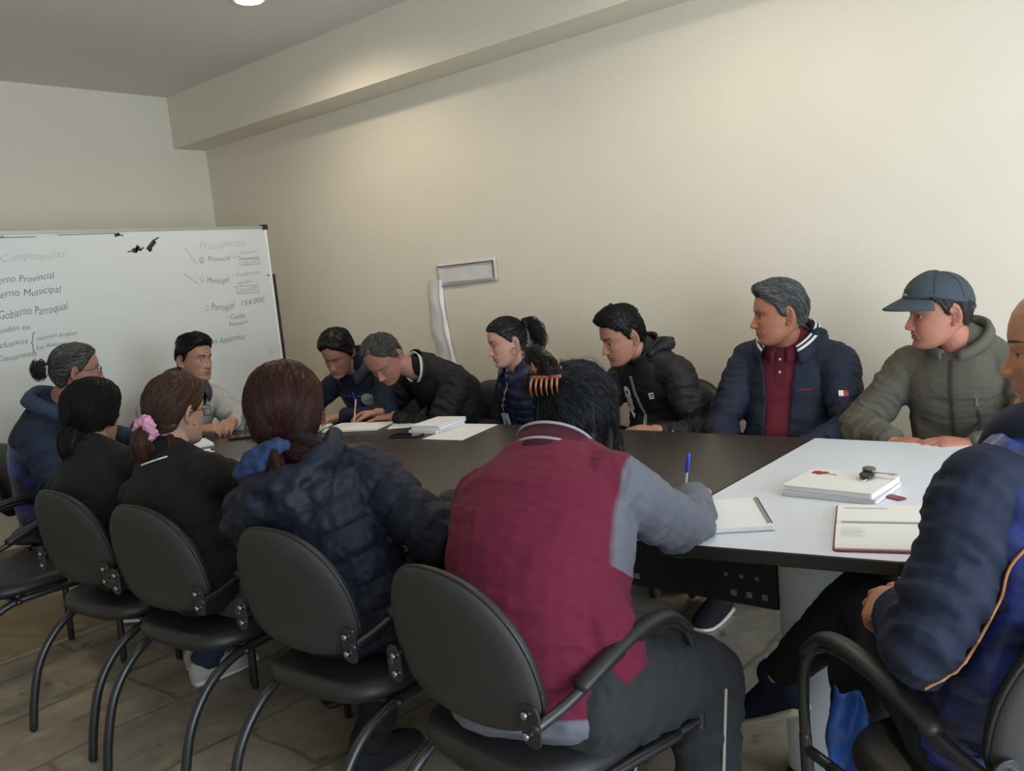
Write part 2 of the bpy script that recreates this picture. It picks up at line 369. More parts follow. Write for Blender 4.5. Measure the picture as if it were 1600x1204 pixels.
# ------------------------------------------------------------------ bodies
def ik(a, b, l1, l2, pole):
    d = b - a; D = np.linalg.norm(d); D = min(D, (l1 + l2) * .995); u = nrm(d)
    k = (l1 * l1 - l2 * l2 + D * D) / (2 * D); hgt = math.sqrt(max(l1 * l1 - k * k, 1e-6))
    p = A_(pole, float); p = nrm(p - u * np.dot(p, u)); return a + u * k + p * hgt
class Rig: pass
def rig(sp):
    R = Rig(); R.sp = sp
    hz = sp.get('hz', .56); R.P = A_([*sp['hip'], hz]); R.N = A_(sp['neck'], float); R.H = A_(sp['head'], float)
    R.fy = yawv(sp['yaw']); R.sy = yawv(sp.get('syaw', sp['yaw'])); bl = sp.get('build', 1.)
    latP = A_([R.fy[1], -R.fy[0], 0]); latS = A_([R.sy[1], -R.sy[0], 0])     # person's right
    up0 = A_([0, 0, 1.]); tw = R.N - R.P
    mid = R.P + tw * .48 - (R.fy + R.sy) * .5 * sp.get('slump', .03)
    R.spine = [R.P, mid, R.N]
    n = 25; t = np.linspace(0, 1, n); R.C = catmull(R.spine, n); R.t = t
    T = np.gradient(R.C, axis=0); T /= np.linalg.norm(T, axis=1, keepdims=True)
    LA = latP + (latS - latP) * t[:, None]; LA += A_([0, 0, 1.]) * (-sp.get('sroll', 0.)) * t[:, None]
    LA -= T * (LA * T).sum(1, keepdims=True); LA /= np.linalg.norm(LA, axis=1, keepdims=True)
    R.LA = LA; R.FW = np.cross(T, LA) * 1.; R.T = T
    if np.dot(R.FW[0], R.fy) < 0: R.FW = -R.FW
    R.bl = bl; sw = sp.get('sw', .172); R.sc = sp.get('sc', 1.)
    i = 21; R.ch = (R.C[i], R.LA[i], R.FW[i], R.T[i])
    sd = sp.get('sdrop', .10)
    R.S = [R.N + R.LA[-1] * s * sw - R.T[-3] * sd + R.FW[-1] * sp.get('sfwd', (.0, .0))[0 if s > 0 else 1] + A_([0, 0, 1.]) * sp.get('sup', (0., 0.))[0 if s > 0 else 1] for s in (1, -1)]   # right, left
    R.W, R.E = [], []
    for k, key in enumerate(('r', 'l')):
        a = sp[key]; w = A_(a['w'], float); s = (1, -1)[k]
        pole = a.get('pole', R.LA[-1] * s * .6 - R.sy * .5 + A_([0, 0, -1.]))
        R.E.append(ik(R.S[k], w, .285 * R.sc, .25 * R.sc, pole))
        d = w - R.E[-1]; L = np.linalg.norm(d)
        if L > .27 * R.sc: w = R.E[-1] + d / L * .26 * R.sc
        R.W.append(w)
    R.HIP = [R.P + latP * s * .09 * bl - A_([0, 0, .02]) for s in (1, -1)]
    R.K, R.A = [], []
    for k in (0, 1):
        an = A_(sp['ank'][k], float); kn = sp.get('knee', (None, None))[k]
        if kn is None:
            kn = ik(R.HIP[k], an, .43, .42, R.fy * 1. + A_([0, 0, .9]) + latP * (.12, -.12)[k])
        R.K.append(A_(kn, float)); R.A.append(an)
    hd = sp['hrot']; R.HM = Rz(hd[0]) @ Rx(-hd[1]) @ Ry(hd[2]) * sp.get('hsc', 1.)   # yaw, pitch down, roll
    return R
TS = [-.10, 0, .2, .4, .6, .76, .88, .95, 1.0]
def torso(R, ease=0., belly=None, top=1.0, hem=None, sh=1., low=-.1):
    sp = R.sp; b = R.bl; bel = sp.get('belly', .0) if belly is None else belly
    A = A_([.150, .170, .158, .150, .160, .168, .140, .10, .066]) * b; A[-1] = .066; A[-2] = .092; A[-3] *= sh
    B = A_([.100, .115, .108, .103, .112, .110, .090, .070, .058]) * (.5 + .5 * b)
    Bf = np.interp(TS, [-.1, .1, .3, .5, .8, 1], [.3, .8, 1, .6, .1, 0]) * bel
    n = 27; t = np.linspace(low, top, n)
    P = np.stack([np.interp(t, R.t, R.C[:, c]) for c in range(3)], 1)
    lo = t < 0; P[lo] = R.P + R.T[0] * (t[lo, None] * .5)
    LA = np.stack([np.interp(t, R.t, R.LA[:, c]) for c in range(3)], 1); FW = np.stack([np.interp(t, R.t, R.FW[:, c]) for c in range(3)], 1)
    ra = np.interp(t, TS, A) + ease; rb = np.interp(t, TS, B) + ease; bf = np.interp(t, TS, Bf)
    k = np.ones(5) / 5
    sm = lambda q: np.convolve(np.pad(q, 2, mode='edge'), k, 'valid')
    ra, rb = sm(ra), sm(rb)
    return loft(P + FW * bf[:, None] * .5, ra, rb + bf * .5, LA, FW, 30, .4, .88)
def arm(R, k, ease=0., upto=1., cuff=None):
    S_, E, W = R.S[k], R.E[k], R.W[k]; b = .5 + .5 * R.bl; sc = R.sc
    W2 = E + (W - E) * upto
    st = S_ + (R.N - S_) * .35 - A_([0, 0, .02])
    return limb([st, S_, S_ * .5 + E * .5, E, E * .55 + W2 * .45, W2],
                (A_([.055, .060 * b, .050 * b, .043 * b, .040 * b, .028]) * sc + ease) if cuff is None else A_([.055 * b + ease, .060 * b + ease, .050 * b + ease, .044 * b + ease, .041 * b + ease, cuff]), 16, 4, cap=.5)
def trap(R, ease=0.):
    """shoulder slopes from the neck"""
    out = []
    for k in (0, 1):
        n0 = R.N + R.T[-1] * .02 - R.FW[-1] * .005
        out.append(limb([n0, n0 * .5 + R.S[k] * .5 + R.T[-1] * .008, R.S[k] + (R.S[k] - R.N) * .02], A_([.05, .047, .05 * (.5 + .5 * R.bl)]) + ease, 14, 3))
    return out
def leg(R, k, ease=0., upto=1., cuff=None):
    H, K, A = R.HIP[k], R.K[k], R.A[k]; b = R.bl; A2 = K + (A - K) * upto
    r = A_([.092 * b, .085 * b, .066, .060, .056, .039]) + ease
    if cuff: r[-1] = cuff
    return limb([H, H * .55 + K * .45, H * .1 + K * .9, K + (A - K) * .08, K * .6 + A2 * .4, A2], r, 16, 4, cap=.5)
def neck_part(R):
    hb = R.H + R.HM @ A_([0, -.022, -.045]); n0 = R.N - R.T[-1] * .03
    return limb([n0, R.N * .6 + hb * .4 + R.FW[-1] * .008, hb], A_([.064, .054, .052]) * R.sp.get('neckr', 1.), 18, 5)
def seg_dist(V, A, B):
    d = B - A; L2 = d @ d; s = np.clip(((V - A) @ d) / L2, 0, 1); q = A + s[:, None] * d
    return np.linalg.norm(V - q, axis=1), s
def folds(V, N, segs, seed=0, amp=.006):
    """cloth folds: noise squeezed along every limb, strongest at its bends; segs = (A, B, radius, strength at A, strength at B)"""
    W = 0; D = 0; off = A_([seed * 7.3, seed * 3.1, seed * 1.7])
    for a, b, r, sa, sb in segs:
        d, s = seg_dist(V, a, b); w = np.exp(-np.maximum(d - r, 0) / .025) / (d / r + .3) ** 3; u = nrm(b - a); x = V - a
        al = x @ u; pe = x - al[:, None] * u
        q = pe * 9 + (al * 26)[:, None] * u + off; q2 = pe * 16 + (al * 50 + vnoise(pe * 12 + off) * .8)[:, None] * u + off * 2
        n1 = vnoise(q); v2 = vnoise(q2); n = 1.1 * n1 + 1.0 * (.3 - np.abs(v2)) + .5 * (.25 - np.abs(vnoise(q * 1.3 + 5)))
        st = sa + (sb - sa) * s
        D = D + w * n * st; W = W + w
    return V + N * (D / (W + 1e-9) * amp)[:, None]
def skin_body(R, h, vox=.004, fine=True, hands=True):
    HV, HF, HQ = head_grid(h); Hw = HV @ R.HM.T + R.H
    parts = [(Hw, HF), neck_part(R), torso(R)] + trap(R)
    for s in (1, -1):
        if not h.get('noear'): parts += [(V @ R.HM.T + R.H, F) for V, F in ear(s, h)]
    R.tips = []
    for k in (0, 1):
        a = R.sp[('r', 'l')[k]]; parts.append(arm(R, k)); parts.append(leg(R, k))
        fd = A_(a['f'], float) if 'f' in a else nrm(R.W[k] - R.E[k])
        hp, tp = hand(R.W[k], fd, a.get('n', (0, 0, 1)), k == 0, a.get('pose', 'relax'), .97 * R.sc * a.get('hs', 1.)); parts += hp; R.tips.append(tp)
        f = nrm(A_([*(R.sp.get('toe', (R.fy, R.fy))[k])])); an = R.A[k]
        parts.append(loft([an + f * -.035 - A_([0, 0, .035]), an + f * .02 - A_([0, 0, .03]), an + f * .1 - A_([0, 0, .045]), an + f * .15 - A_([0, 0, .05])], [.03, .036, .04, .03], [.03, .035, .022, .015], np.cross(f, A_([0, 0, 1.])), nrm(np.cross(np.cross(f, A_([0, 0, 1.])), f)), 14))
    V, Q = remesh(parts, vox, 2); V, Q = biggest(V, Q)
    B = BVHTree.FromPolygons(Hw.tolist(), HF)
    iM = np.linalg.inv(R.HM); L = (V - R.H) @ iM.T
    near = (np.linalg.norm(L, axis=1) < .17)
    if fine:
        me = bpy.data.meshes.new('t'); me.from_pydata(V.tolist(), [], Q.tolist()); bm = bmesh.new(); bm.from_mesh(me); bm.verts.ensure_lookup_table()
        sel = near & (L[:, 2] > -.13) & (L[:, 1] > -.02)
        ed = [e for e in bm.edges if sel[e.verts[0].index] and sel[e.verts[1].index]]
        bmesh.ops.subdivide_edges(bm, edges=ed, cuts=1, use_grid_fill=True)
        bmesh.ops.triangulate(bm, faces=[f for f in bm.faces if len(f.verts) > 4])
        bm.to_mesh(me); bm.free()
        V = np.empty(len(me.vertices) * 3, np.float32); me.vertices.foreach_get('co', V); V = V.reshape(-1, 3).astype(float)
        Fs = [tuple(p.vertices) for p in me.polygons]; bpy.data.meshes.remove(me)
    else: Fs = Q
    L = (V - R.H) @ iM.T; idx = np.where((np.linalg.norm(L, axis=1) < .17) & (L[:, 2] > -.128))[0]
    for i in idx:
        c, nn, fi, d = B.find_nearest(Vector(V[i]), .014)
        if c is not None:
            w = 1 - float(sstep(.0045, .009, d)); V[i] = V[i] * (1 - w) + A_(c) * w
    L = (V - R.H) @ iM.T; C = np.tile(A_(h['skin']), (len(V), 1))
    m = (np.linalg.norm(L, axis=1) < .17) & (L[:, 2] > -.125); C[m] = head_col(L[m], h)
    C *= (1 + .06 * vnoise(V * 45) + .04 * vnoise(V * 160))[:, None]
    R.headB = B; R.HV = HV; R.HQ = HQ; R.h = h
    return V, Fs, C

# ------------------------------------------------------------------ clothes
def bones(R, ease):
    """fold segments: torso and both arms"""
    T = [(R.P, R.C[14], .13 + ease, .9, .7), (R.C[14], R.N, .15 + ease, .5, .2)]
    for k in (0, 1):
        T += [(R.S[k], R.E[k], .055 + ease, .7, 1.3), (R.E[k], R.W[k], .045 + ease, 1.4, .9)]
    return T
def is_arm(R, V, ease=0.):
    """how much nearer (in radii) a point is to an arm than to the trunk: > 0 on the sleeves"""
    qa = np.full(len(V), 9.); al = np.zeros(len(V))
    for k in (0, 1):
        d, s = seg_dist(V, R.S[k], R.E[k]); q = d / (.058 * (.5 + .5 * R.bl) + ease) + np.where(s < .02, .8, 0); al = np.where(q < qa, s * .285, al); qa = np.minimum(qa, q)
        d, s = seg_dist(V, R.E[k], R.W[k]); q = d / (.043 + ease); al = np.where(q < qa, .285 + s * .25, al); qa = np.minimum(qa, q)
    dd = ((V[:, None, :] - R.C[None]) ** 2).sum(2); i = dd.argmin(1); X = V - R.C[i]
    ra = np.interp(R.t, TS, A_([.150, .170, .158, .148, .158, .168, .150, .11, .07])) * R.bl + ease; rb = np.interp(R.t, TS, A_([.1, .115, .108, .103, .112, .11, .09, .07, .058])) + ease
    x = (X * R.LA[i]).sum(1); y = (X * R.FW[i]).sum(1); z = (X * R.T[i]).sum(1)
    qt = np.sqrt((x / ra[i]) ** 2 + (y / rb[i]) ** 2)
    L = np.linalg.norm(np.diff(R.C, axis=0), axis=1).sum()
    tl = R.t[i] * L + z
    return qt - qa, al, tl, x, y
def garment(R, ease=.016, sl=.014, cuff=.04, upto=.96, vox=.006, amp=.006, seed=0, low=-.06, top=.97, extra=(), belly=None, quilt=None, arms=True, sm=3, sh=1.):
    parts = [torso(R, ease, belly, top, low=low, sh=sh)] + trap(R, ease * .6)
    if arms:
        for k in (0, 1): parts.append(arm(R, k, sl, upto if np.isscalar(upto) else upto[k], cuff))
    parts += list(extra)
    V, Q = remesh(parts, vox, sm); V, Q = biggest(V, Q)
    N = normals(V, Q); V = folds(V, N, bones(R, ease), seed, amp)
    if quilt:
        a, al, tl, x, y = is_arm(R, V, ease); p, am = quilt
        c = np.where(a > 0, al, tl) + .012 * vnoise(V * 9 + seed); N = normals(V, Q)
        V = V + N * (am * (np.abs(np.sin(np.pi * c / p)) ** .55 - .75))[:, None] + N * (.003 * vnoise(V * [60, 60, 60]))[:, None]
    V = lap(V, Q, 1, .35)
    return V, Q
def cut(V, Q, dele):
    k = ~dele; used = np.zeros(len(V), bool); F = Q[k[Q].all(1)]; used[F.ravel()] = True
    idx = np.cumsum(used) - 1
    return V[used], idx[F]
def shell(o, th, off=-1.):
    m = o.modifiers.new('thickness', 'SOLIDIFY'); m.thickness = th; m.offset = off; return o
def trousers(R, ease=.014, vox=.008, seed=0, upto=1.04, cuff=.056, amp=.0055):
    parts = [torso(R, min(ease, .006), 0, top=.22, low=-.1)] + [leg(R, k, ease, upto, cuff) for k in (0, 1)]
    V, Q = remesh(parts, vox, 3); N = normals(V, Q)
    sg = []
    for k in (0, 1): sg += [(R.HIP[k], R.K[k], .08, 1.2, .8), (R.K[k], R.A[k], .06, 1., .9)]
    return folds(V, N, sg, seed, amp), Q
def shoe(R, k, white=True):
    f = nrm(A_(R.sp.get('toe', (R.fy, R.fy))[k], float)); an = R.A[k]
    up = nrm(A_([0, 0, 1.]) - f * f[2]); lt = np.cross(f, up)
    P = lambda a, c: an + f * a + up * c
    up_ = loft([P(-.055, -.045), P(-.02, -.04), P(.03, -.045), P(.09, -.055), P(.15, -.06), P(.185, -.064)], [.034, .042, .046, .050, .048, .034], [.045, .056, .056, .046, .034, .02], lt, up, 18, .6)
    top = limb([P(-.005, -.02), P(-.008, .02)], [.042, .041], 14, 3)
    V1, Q1 = remesh([up_, top], .006, 3)
    V2, F2 = loft([P(-.06, -.083), P(-.02, -.083), P(.03, -.085), P(.1, -.084), P(.16, -.081), P(.192, -.075)], [.034, .040, .045, .049, .047, .033], [.014, .015, .014, .013, .012, .010], lt, up, 18, .5)
    return (V1, Q1), (V2, F2)
def ring_cloth(O, LA, FW, UP, prof, gap=0., n=48, ry=1., drop=0., closed=False, wob=0.):
    """band of cloth around the neck: prof = [(radius, height)...]; gap = half opening angle at the front (deg)"""
    a = np.radians(np.linspace(gap, 360 - gap, n)) if not closed else np.linspace(0, 2 * np.pi, n, endpoint=False)
    V, F = [], []
    for i, (r, h) in enumerate(prof):
        fr = (1 + np.cos(a)) / 2
        rr = r * (1 + wob * np.sin(a * 5 + i))
        V.append(O + (rr * np.sin(a))[:, None] * LA + (rr * np.cos(a) * ry)[:, None] * FW + (h - drop * fr ** 2)[:, None] * UP)
    m = len(prof)
    for i in range(m - 1):
        for j in range(n if closed else n - 1):
            k = (j + 1) % n; F.append((i * n + j, i * n + k, (i + 1) * n + k, (i + 1) * n + j))
    return np.vstack(V), np.array(F)

def place_flat(V2, F, O, U, Vv, B, off=.002, maxd=.25, both=False):
    """lay a flat figure (coordinates along U, V from O) onto a cloth surface"""
    U = nrm(U); W = nrm(A_(Vv) - U * np.dot(U, Vv)); N = np.cross(U, W); out = []
    for x, y in np.asarray(V2)[:, :2]:
        p = O + U * x + W * y; h = B.ray_cast(Vector(p + N * .12), Vector(-N), maxd)
        if h[0] is None: h = B.find_nearest(Vector(p))
        out.append(A_(h[0]) + (N if np.dot(A_(h[1]), N) > 0 else A_(h[1])) * off)
    return A_(out), F
def disc(r, n=28, k=4):
    V = [(0, 0)] + [(r * i / k * math.cos(a), r * i / k * math.sin(a)) for i in range(1, k + 1) for a in np.linspace(0, 2 * np.pi, n, endpoint=False)]
    F = [(0, 1 + j, 1 + (j + 1) % n) for j in range(n)] + [(1 + (i - 1) * n + j, 1 + i * n + j, 1 + i * n + (j + 1) % n, 1 + (i - 1) * n + (j + 1) % n) for i in range(1, k) for j in range(n)]
    return V, F
def text_mesh(s, size, res=2, shear=0., sub=0, offset=0., spacing=1.):
    c = bpy.data.curves.new('t', 'FONT'); c.body = s; c.size = size; c.align_x = 'CENTER'; c.align_y = 'CENTER'; c.resolution_u = res; c.shear = shear; c.offset = offset; c.space_character = spacing
    o = bpy.data.objects.new('t', c); COL.objects.link(o); dg = bpy.context.evaluated_depsgraph_get(); dg.update()
    me = bpy.data.meshes.new_from_object(o.evaluated_get(dg)); bpy.data.objects.remove(o); bpy.data.curves.remove(c)
    V = np.array([v.co[:] for v in me.vertices]).reshape(-1, 3); F = [tuple(p.vertices) for p in me.polygons]; bpy.data.meshes.remove(me)
    return V, F
def grid2(x0, x1, y0, y1, nx, ny):
    X, Y = np.meshgrid(np.linspace(x0, x1, nx), np.linspace(y0, y1, ny)); V = np.stack([X.ravel(), Y.ravel()], 1)
    F = np.array([(j * nx + i, j * nx + i + 1, (j + 1) * nx + i + 1, (j + 1) * nx + i) for j in range(ny - 1) for i in range(nx - 1)])
    return V, F
def ribbon_on(B, pts, N, width, off=.003, sub=6, toward=None):
    """narrow strip that follows a cloth surface through the given points (N = direction it is seen from)"""
    C = catmull(pts, (len(pts) - 1) * sub + 1); T = np.gradient(C, axis=0); V = []; N = nrm(N)
    for c, t in zip(C, T):
        s = nrm(np.cross(t, N)) * width / 2
        hs = [B.ray_cast(Vector(q + N * .15), Vector(-N), .4)[0] for q in (c - s, c, c + s)]
        if all(h is not None for h in hs): V += [A_(h) + N * off for h in hs]
    F = []
    for i in range(len(V) // 3 - 1):
        for j in (0, 1): F.append((i * 3 + j, (i + 1) * 3 + j, (i + 1) * 3 + j + 1, i * 3 + j + 1))
    return A_(V), np.array(F)

# ------------------------------------------------------------------ hair
MALE = ([0, 35, 54, 72, 88, 97, 107, 122, 138, 180], [.073, .068, .048, .034, -.004, -.014, .03, .016, -.045, -.068])
FEM = ([0, 40, 60, 78, 92, 108, 122, 140, 180], [.072, .062, .036, .008, -.012, .012, -.02, -.06, -.078])
def hair_cap(R, line=FEM, thick=.014, bump=.003, freq=(60, 14), soft=.014, flow=None, extra=None, seed=0):
    V0 = R.HV; az = np.degrees(np.arctan2(np.abs(V0[:, 0]), V0[:, 1])); z = V0[:, 2]
    n = V0 - A_([0, -.01, .005]); n /= np.linalg.norm(n, axis=1, keepdims=True)
    zh = np.interp(az, *line); m = sstep(0, soft, z - zh)
    T = thick * np.ones(len(V0)) if np.isscalar(thick) else thick(V0, az, z)
    if extra is not None: T = T + extra(V0, az, z)
    fl = flow(V0) if flow else np.stack([V0[:, 0] * 0, -np.ones(len(V0)) * .5, -np.ones(len(V0))], 1)
    fl /= np.linalg.norm(fl, axis=1, keepdims=True) + 1e-9
    # streak noise: squeezed across the flow
    al = (V0 * fl).sum(1); q = (V0 - al[:, None] * fl) * freq[0] + fl * (al * freq[1])[:, None] + seed * 5.1
    st = vnoise(q) + .5 * vnoise(q * 2.1)
    V = V0 + n * ((-.007 + (T + .007) * m + bump * st * m))[:, None]
    keep = m > .01
    V1, Q = submesh(V, R.HQ, keep) if False else (V, R.HQ[(keep[R.HQ]).any(1)])
    used = np.zeros(len(V), bool); used[Q.ravel()] = True; idx = np.cumsum(used) - 1
    Vc = V[used]; Q = idx[Q]
    c = lambda base: np.clip(A_(base) * (1 + .45 * st[used])[:, None], 0, 1)
    return Vc, Q, c, m[used]
def strand_mesh(paths, rad, cols, taper=.35, k=3):
    P = np.asarray(paths, float); n, s, _ = P.shape
    T = np.gradient(P, axis=1); T /= np.linalg.norm(T, axis=2, keepdims=True) + 1e-12
    ref = rng.normal(size=(n, 1, 3)); A = np.cross(T, ref); A /= np.linalg.norm(A, axis=2, keepdims=True) + 1e-9; B = np.cross(T, A)
    r = np.broadcast_to(np.asarray(rad, float).reshape(-1, 1), (n, s)) * (1 - (1 - taper) * np.linspace(0, 1, s) ** 2)[None]
    V = np.stack([P + r[:, :, None] * (math.cos(2 * math.pi * i / k) * A + math.sin(2 * math.pi * i / k) * B) for i in range(k)], 2)
    b = (np.arange(n)[:, None, None] * s + np.arange(s - 1)[None, :, None]) * k; i = np.arange(k)[None, None, :]; j = (i + 1) % k
    F = np.stack([b + i, b + j, b + k + j, b + k + i], 3).reshape(-1, 4)
    C = np.repeat(np.asarray(cols, float), s * k, axis=0)
    return V.reshape(-1, 3), F, C
def grow(cap, m, n, flow, length, seg=10, lift=.002, jit=.25, mmin=.5, lift_end=None, seed=1, where=None, grav=0.):
    Vc, Q = cap; B = BVHTree.FromPolygons(Vc.tolist(), Q.tolist()); r = np.random.default_rng(seed)
    ok = np.where((m > mmin) & (where(Vc) if where else True))[0]
    roots = Vc[r.choice(ok, n)]; P = roots.copy(); out = [P.copy()]
    L = (length if np.isscalar(length) else length(roots)) * r.uniform(.7, 1.2, n); j = r.normal(size=(n, 3)) * jit
    lf = r.uniform(.3, 1., n) * lift; le = (lift_end if lift_end is not None else lift) * r.uniform(.2, 1.2, n)
    for k in range(seg):
        f = flow(P); f /= np.linalg.norm(f, axis=1, keepdims=True) + 1e-9; f = f + j + r.normal(size=(n, 3)) * jit * .3
        f /= np.linalg.norm(f, axis=1, keepdims=True); Pn = P + f * (L / seg)[:, None]; u = (k + 1) / seg
        for i in range(n):
            c, nn, fi, d = B.find_nearest(Vector(Pn[i]))
            Pn[i] = A_(c) + A_(nn) * (lf[i] * (1 - u) + le[i] * u)
        P = Pn; out.append(P.copy())
    return np.stack(out, 1)
def shades(base, n, amt=.5, seed=3, alt=None, pa=.0):
    r = np.random.default_rng(seed); c = A_(base)[None] * (1 + amt * r.normal(size=(n, 1))).clip(.25, 2.2)
    if alt is not None: k = r.random(n) < pa; c[k] = A_(alt) * (1 + .2 * r.normal(size=(k.sum(), 1)))
    return c.clip(0, 1)
def tail(ctrl, rads, n, base, seed=0, seg=14, rad=.0011, amt=.5, wild=.15, endspread=1.3):
    r = np.random.default_rng(seed); C = catmull(ctrl, seg); AX, BX = frames(C)
    rr = np.interp(np.linspace(0, 1, seg), np.linspace(0, 1, len(rads)), rads)
    a = r.uniform(0, 2 * np.pi, n); q = np.sqrt(r.uniform(.2, 1.05, n)); P = []
    for k in range(seg):
        u = k / (seg - 1); ww = 1 + wild * u * r.normal(size=n) * .0 + wild * np.sin(a * 3 + u * 5) * u
        e = rr[k] * q * ww * (1 + (endspread - 1) * u ** 3)
        P.append(C[k] + (e * np.cos(a + u * .8))[:, None] * AX[k] + (e * np.sin(a + u * .8))[:, None] * BX[k])
    return np.stack(P, 1), limb(ctrl, A_(rads) * .8, 14, 5), shades(base, n, amt, seed)
def make_hair(R, root, cap, colfun, base, strands=(), cores=(), m=None, name='hair', rough=.45, amt=.5):
    """one hair mesh: scalp cap + all strand groups [(paths, radius, colours)] in head-local space"""
    Vs, Fs, Cs, k = [], [], [], 0
    if cap is not None:
        Vs.append(cap[0]); Fs += cap[1].tolist(); Cs.append(colfun(base)); k = len(cap[0])
    for V, F in cores:
        V = np.asarray(V); Vs.append(V); Fs += [[int(i) + k for i in f] for f in F]; Cs.append(np.tile(A_(base) * .7, (len(V), 1))); k += len(V)
    for P, r_, c in strands:
        r_ = r_ * .58
        V, F, C = strand_mesh(P, r_, c); Vs.append(V); Fs += (F + k).tolist(); Cs.append(C); k += len(V)
    V = np.vstack(Vs) @ R.HM.T + R.H
    return mkobj(name, V, Fs, mat('hair_%d' % int(rough * 100), (.1, .1, .1), rough, attr='Col', spec=.22), root, base=A_(root.location), col=np.vstack(Cs))
def toG(G):
    G = A_(G); return lambda P: G - P
def comb(d):
    d = A_(d, float); return lambda P: np.tile(d, (len(P), 1)) + np.stack([P[:, 0] * 6, P[:, 1] * 0, P[:, 2] * 0], 1)

def glasses(R, root, col=(.02, .02, .022), lens=True):
    parts = []; y0 = .0985; g = []
    sh = rounded(.050, .036, .012, 5)
    for s in (1, -1):
        P = [(s * .0335 + x, y0 - abs(s * .0335 + x) ** 2 * 3., z - .003) for x, z in sh]; P.append(P[0]); parts.append(limb(P, .0017, 6, 1))
        g.append((A_(P[:-1]), [tuple(range(len(P) - 1))]))
        parts.append(limb([(s * .059, y0 - .010, .006), (s * .069, y0 - .022, .007), (s * .078, .04, .006), (s * .0795, -.002, .003), (s * .077, -.02, -.014)], .0019, 6, 3))
    parts.append(limb([(-.009, y0 - .001, .001), (0, y0 + .003, .004), (.009, y0 - .001, .001)], .0017, 6, 3))
    V, F = join(parts); o = mkobj('glasses', V @ R.HM.T + R.H, F, mat('spectacle_frame', col, .3), root, base=A_(root.location))
    V, F = join(g); m = mat('lens_glass', (.9, .95, 1.), .03); b = m.node_tree.nodes['Principled BSDF']; b.inputs['Transmission Weight'].default_value = 1.; b.inputs['IOR'].default_value = 1.02
    ln = mkobj('lens', V @ R.HM.T + R.H, F, m, o, base=A_(root.location))
    return o

# ================================================================== the room
XL, YB, XR, YF, ZC = -5.943, 3.75, 2.1, -2.7, 2.94
wallm = mat('cream_paint', (.74, .675, .555), .75, bump=.15, bscale=60, var=.03, vscale=3)
ceilm = mat('ceiling_paint', (.70, .67, .62), .85, bump=.1, bscale=80)
def struct(name, part, m, **k): return tag(mkobj(name, part[0], part[1], m, smooth=False, **k), kind='structure')
struct('wall_left', box((XL - .15, YF - .15, 0), (XL, YB + .15, ZC)), wallm)
struct('wall_back', box((XL, YB, 0), (XR + .15, YB + .15, ZC)), wallm)
struct('wall_front', box((XL, YF - .15, 0), (XR + .15, YF, ZC)), wallm)
struct('ceiling', box((XL - .15, YF - .15, ZC), (XR + .15, YB + .15, ZC + .12)), ceilm)
struct('trim_1', box((XL, 3.49, 2.575), (XR, YB, ZC)), wallm)          # the beam along the long wall
# right-hand wall with a wide window that lights the room
W0, W1, H0, H1 = -1.3, 3.1, .10, 2.45
struct('wall_right', join([box((XR, YF, 0), (XR + .15, W0, ZC)), box((XR, W1, 0), (XR + .15, YB, ZC)), box((XR, W0, 0), (XR + .15, W1, H0)), box((XR, W0, H1), (XR + .15, W1, ZC))]), wallm)
alu = mat('aluminium', (.55, .56, .57), .35, .9)
fr = [box((XR + .04, W0, H0), (XR + .09, W0 + .05, H1)), box((XR + .04, W1 - .05, H0), (XR + .09, W1, H1)), box((XR + .04, W0, H0), (XR + .09, W1, H0 + .05)), box((XR + .04, W0, H1 - .05), (XR + .09, W1, H1))]
for k in (1, 2): y = W0 + (W1 - W0) * k / 3; fr.append(box((XR + .04, y - .025, H0), (XR + .09, y + .025, H1)))
struct('window_1', join(fr), alu)

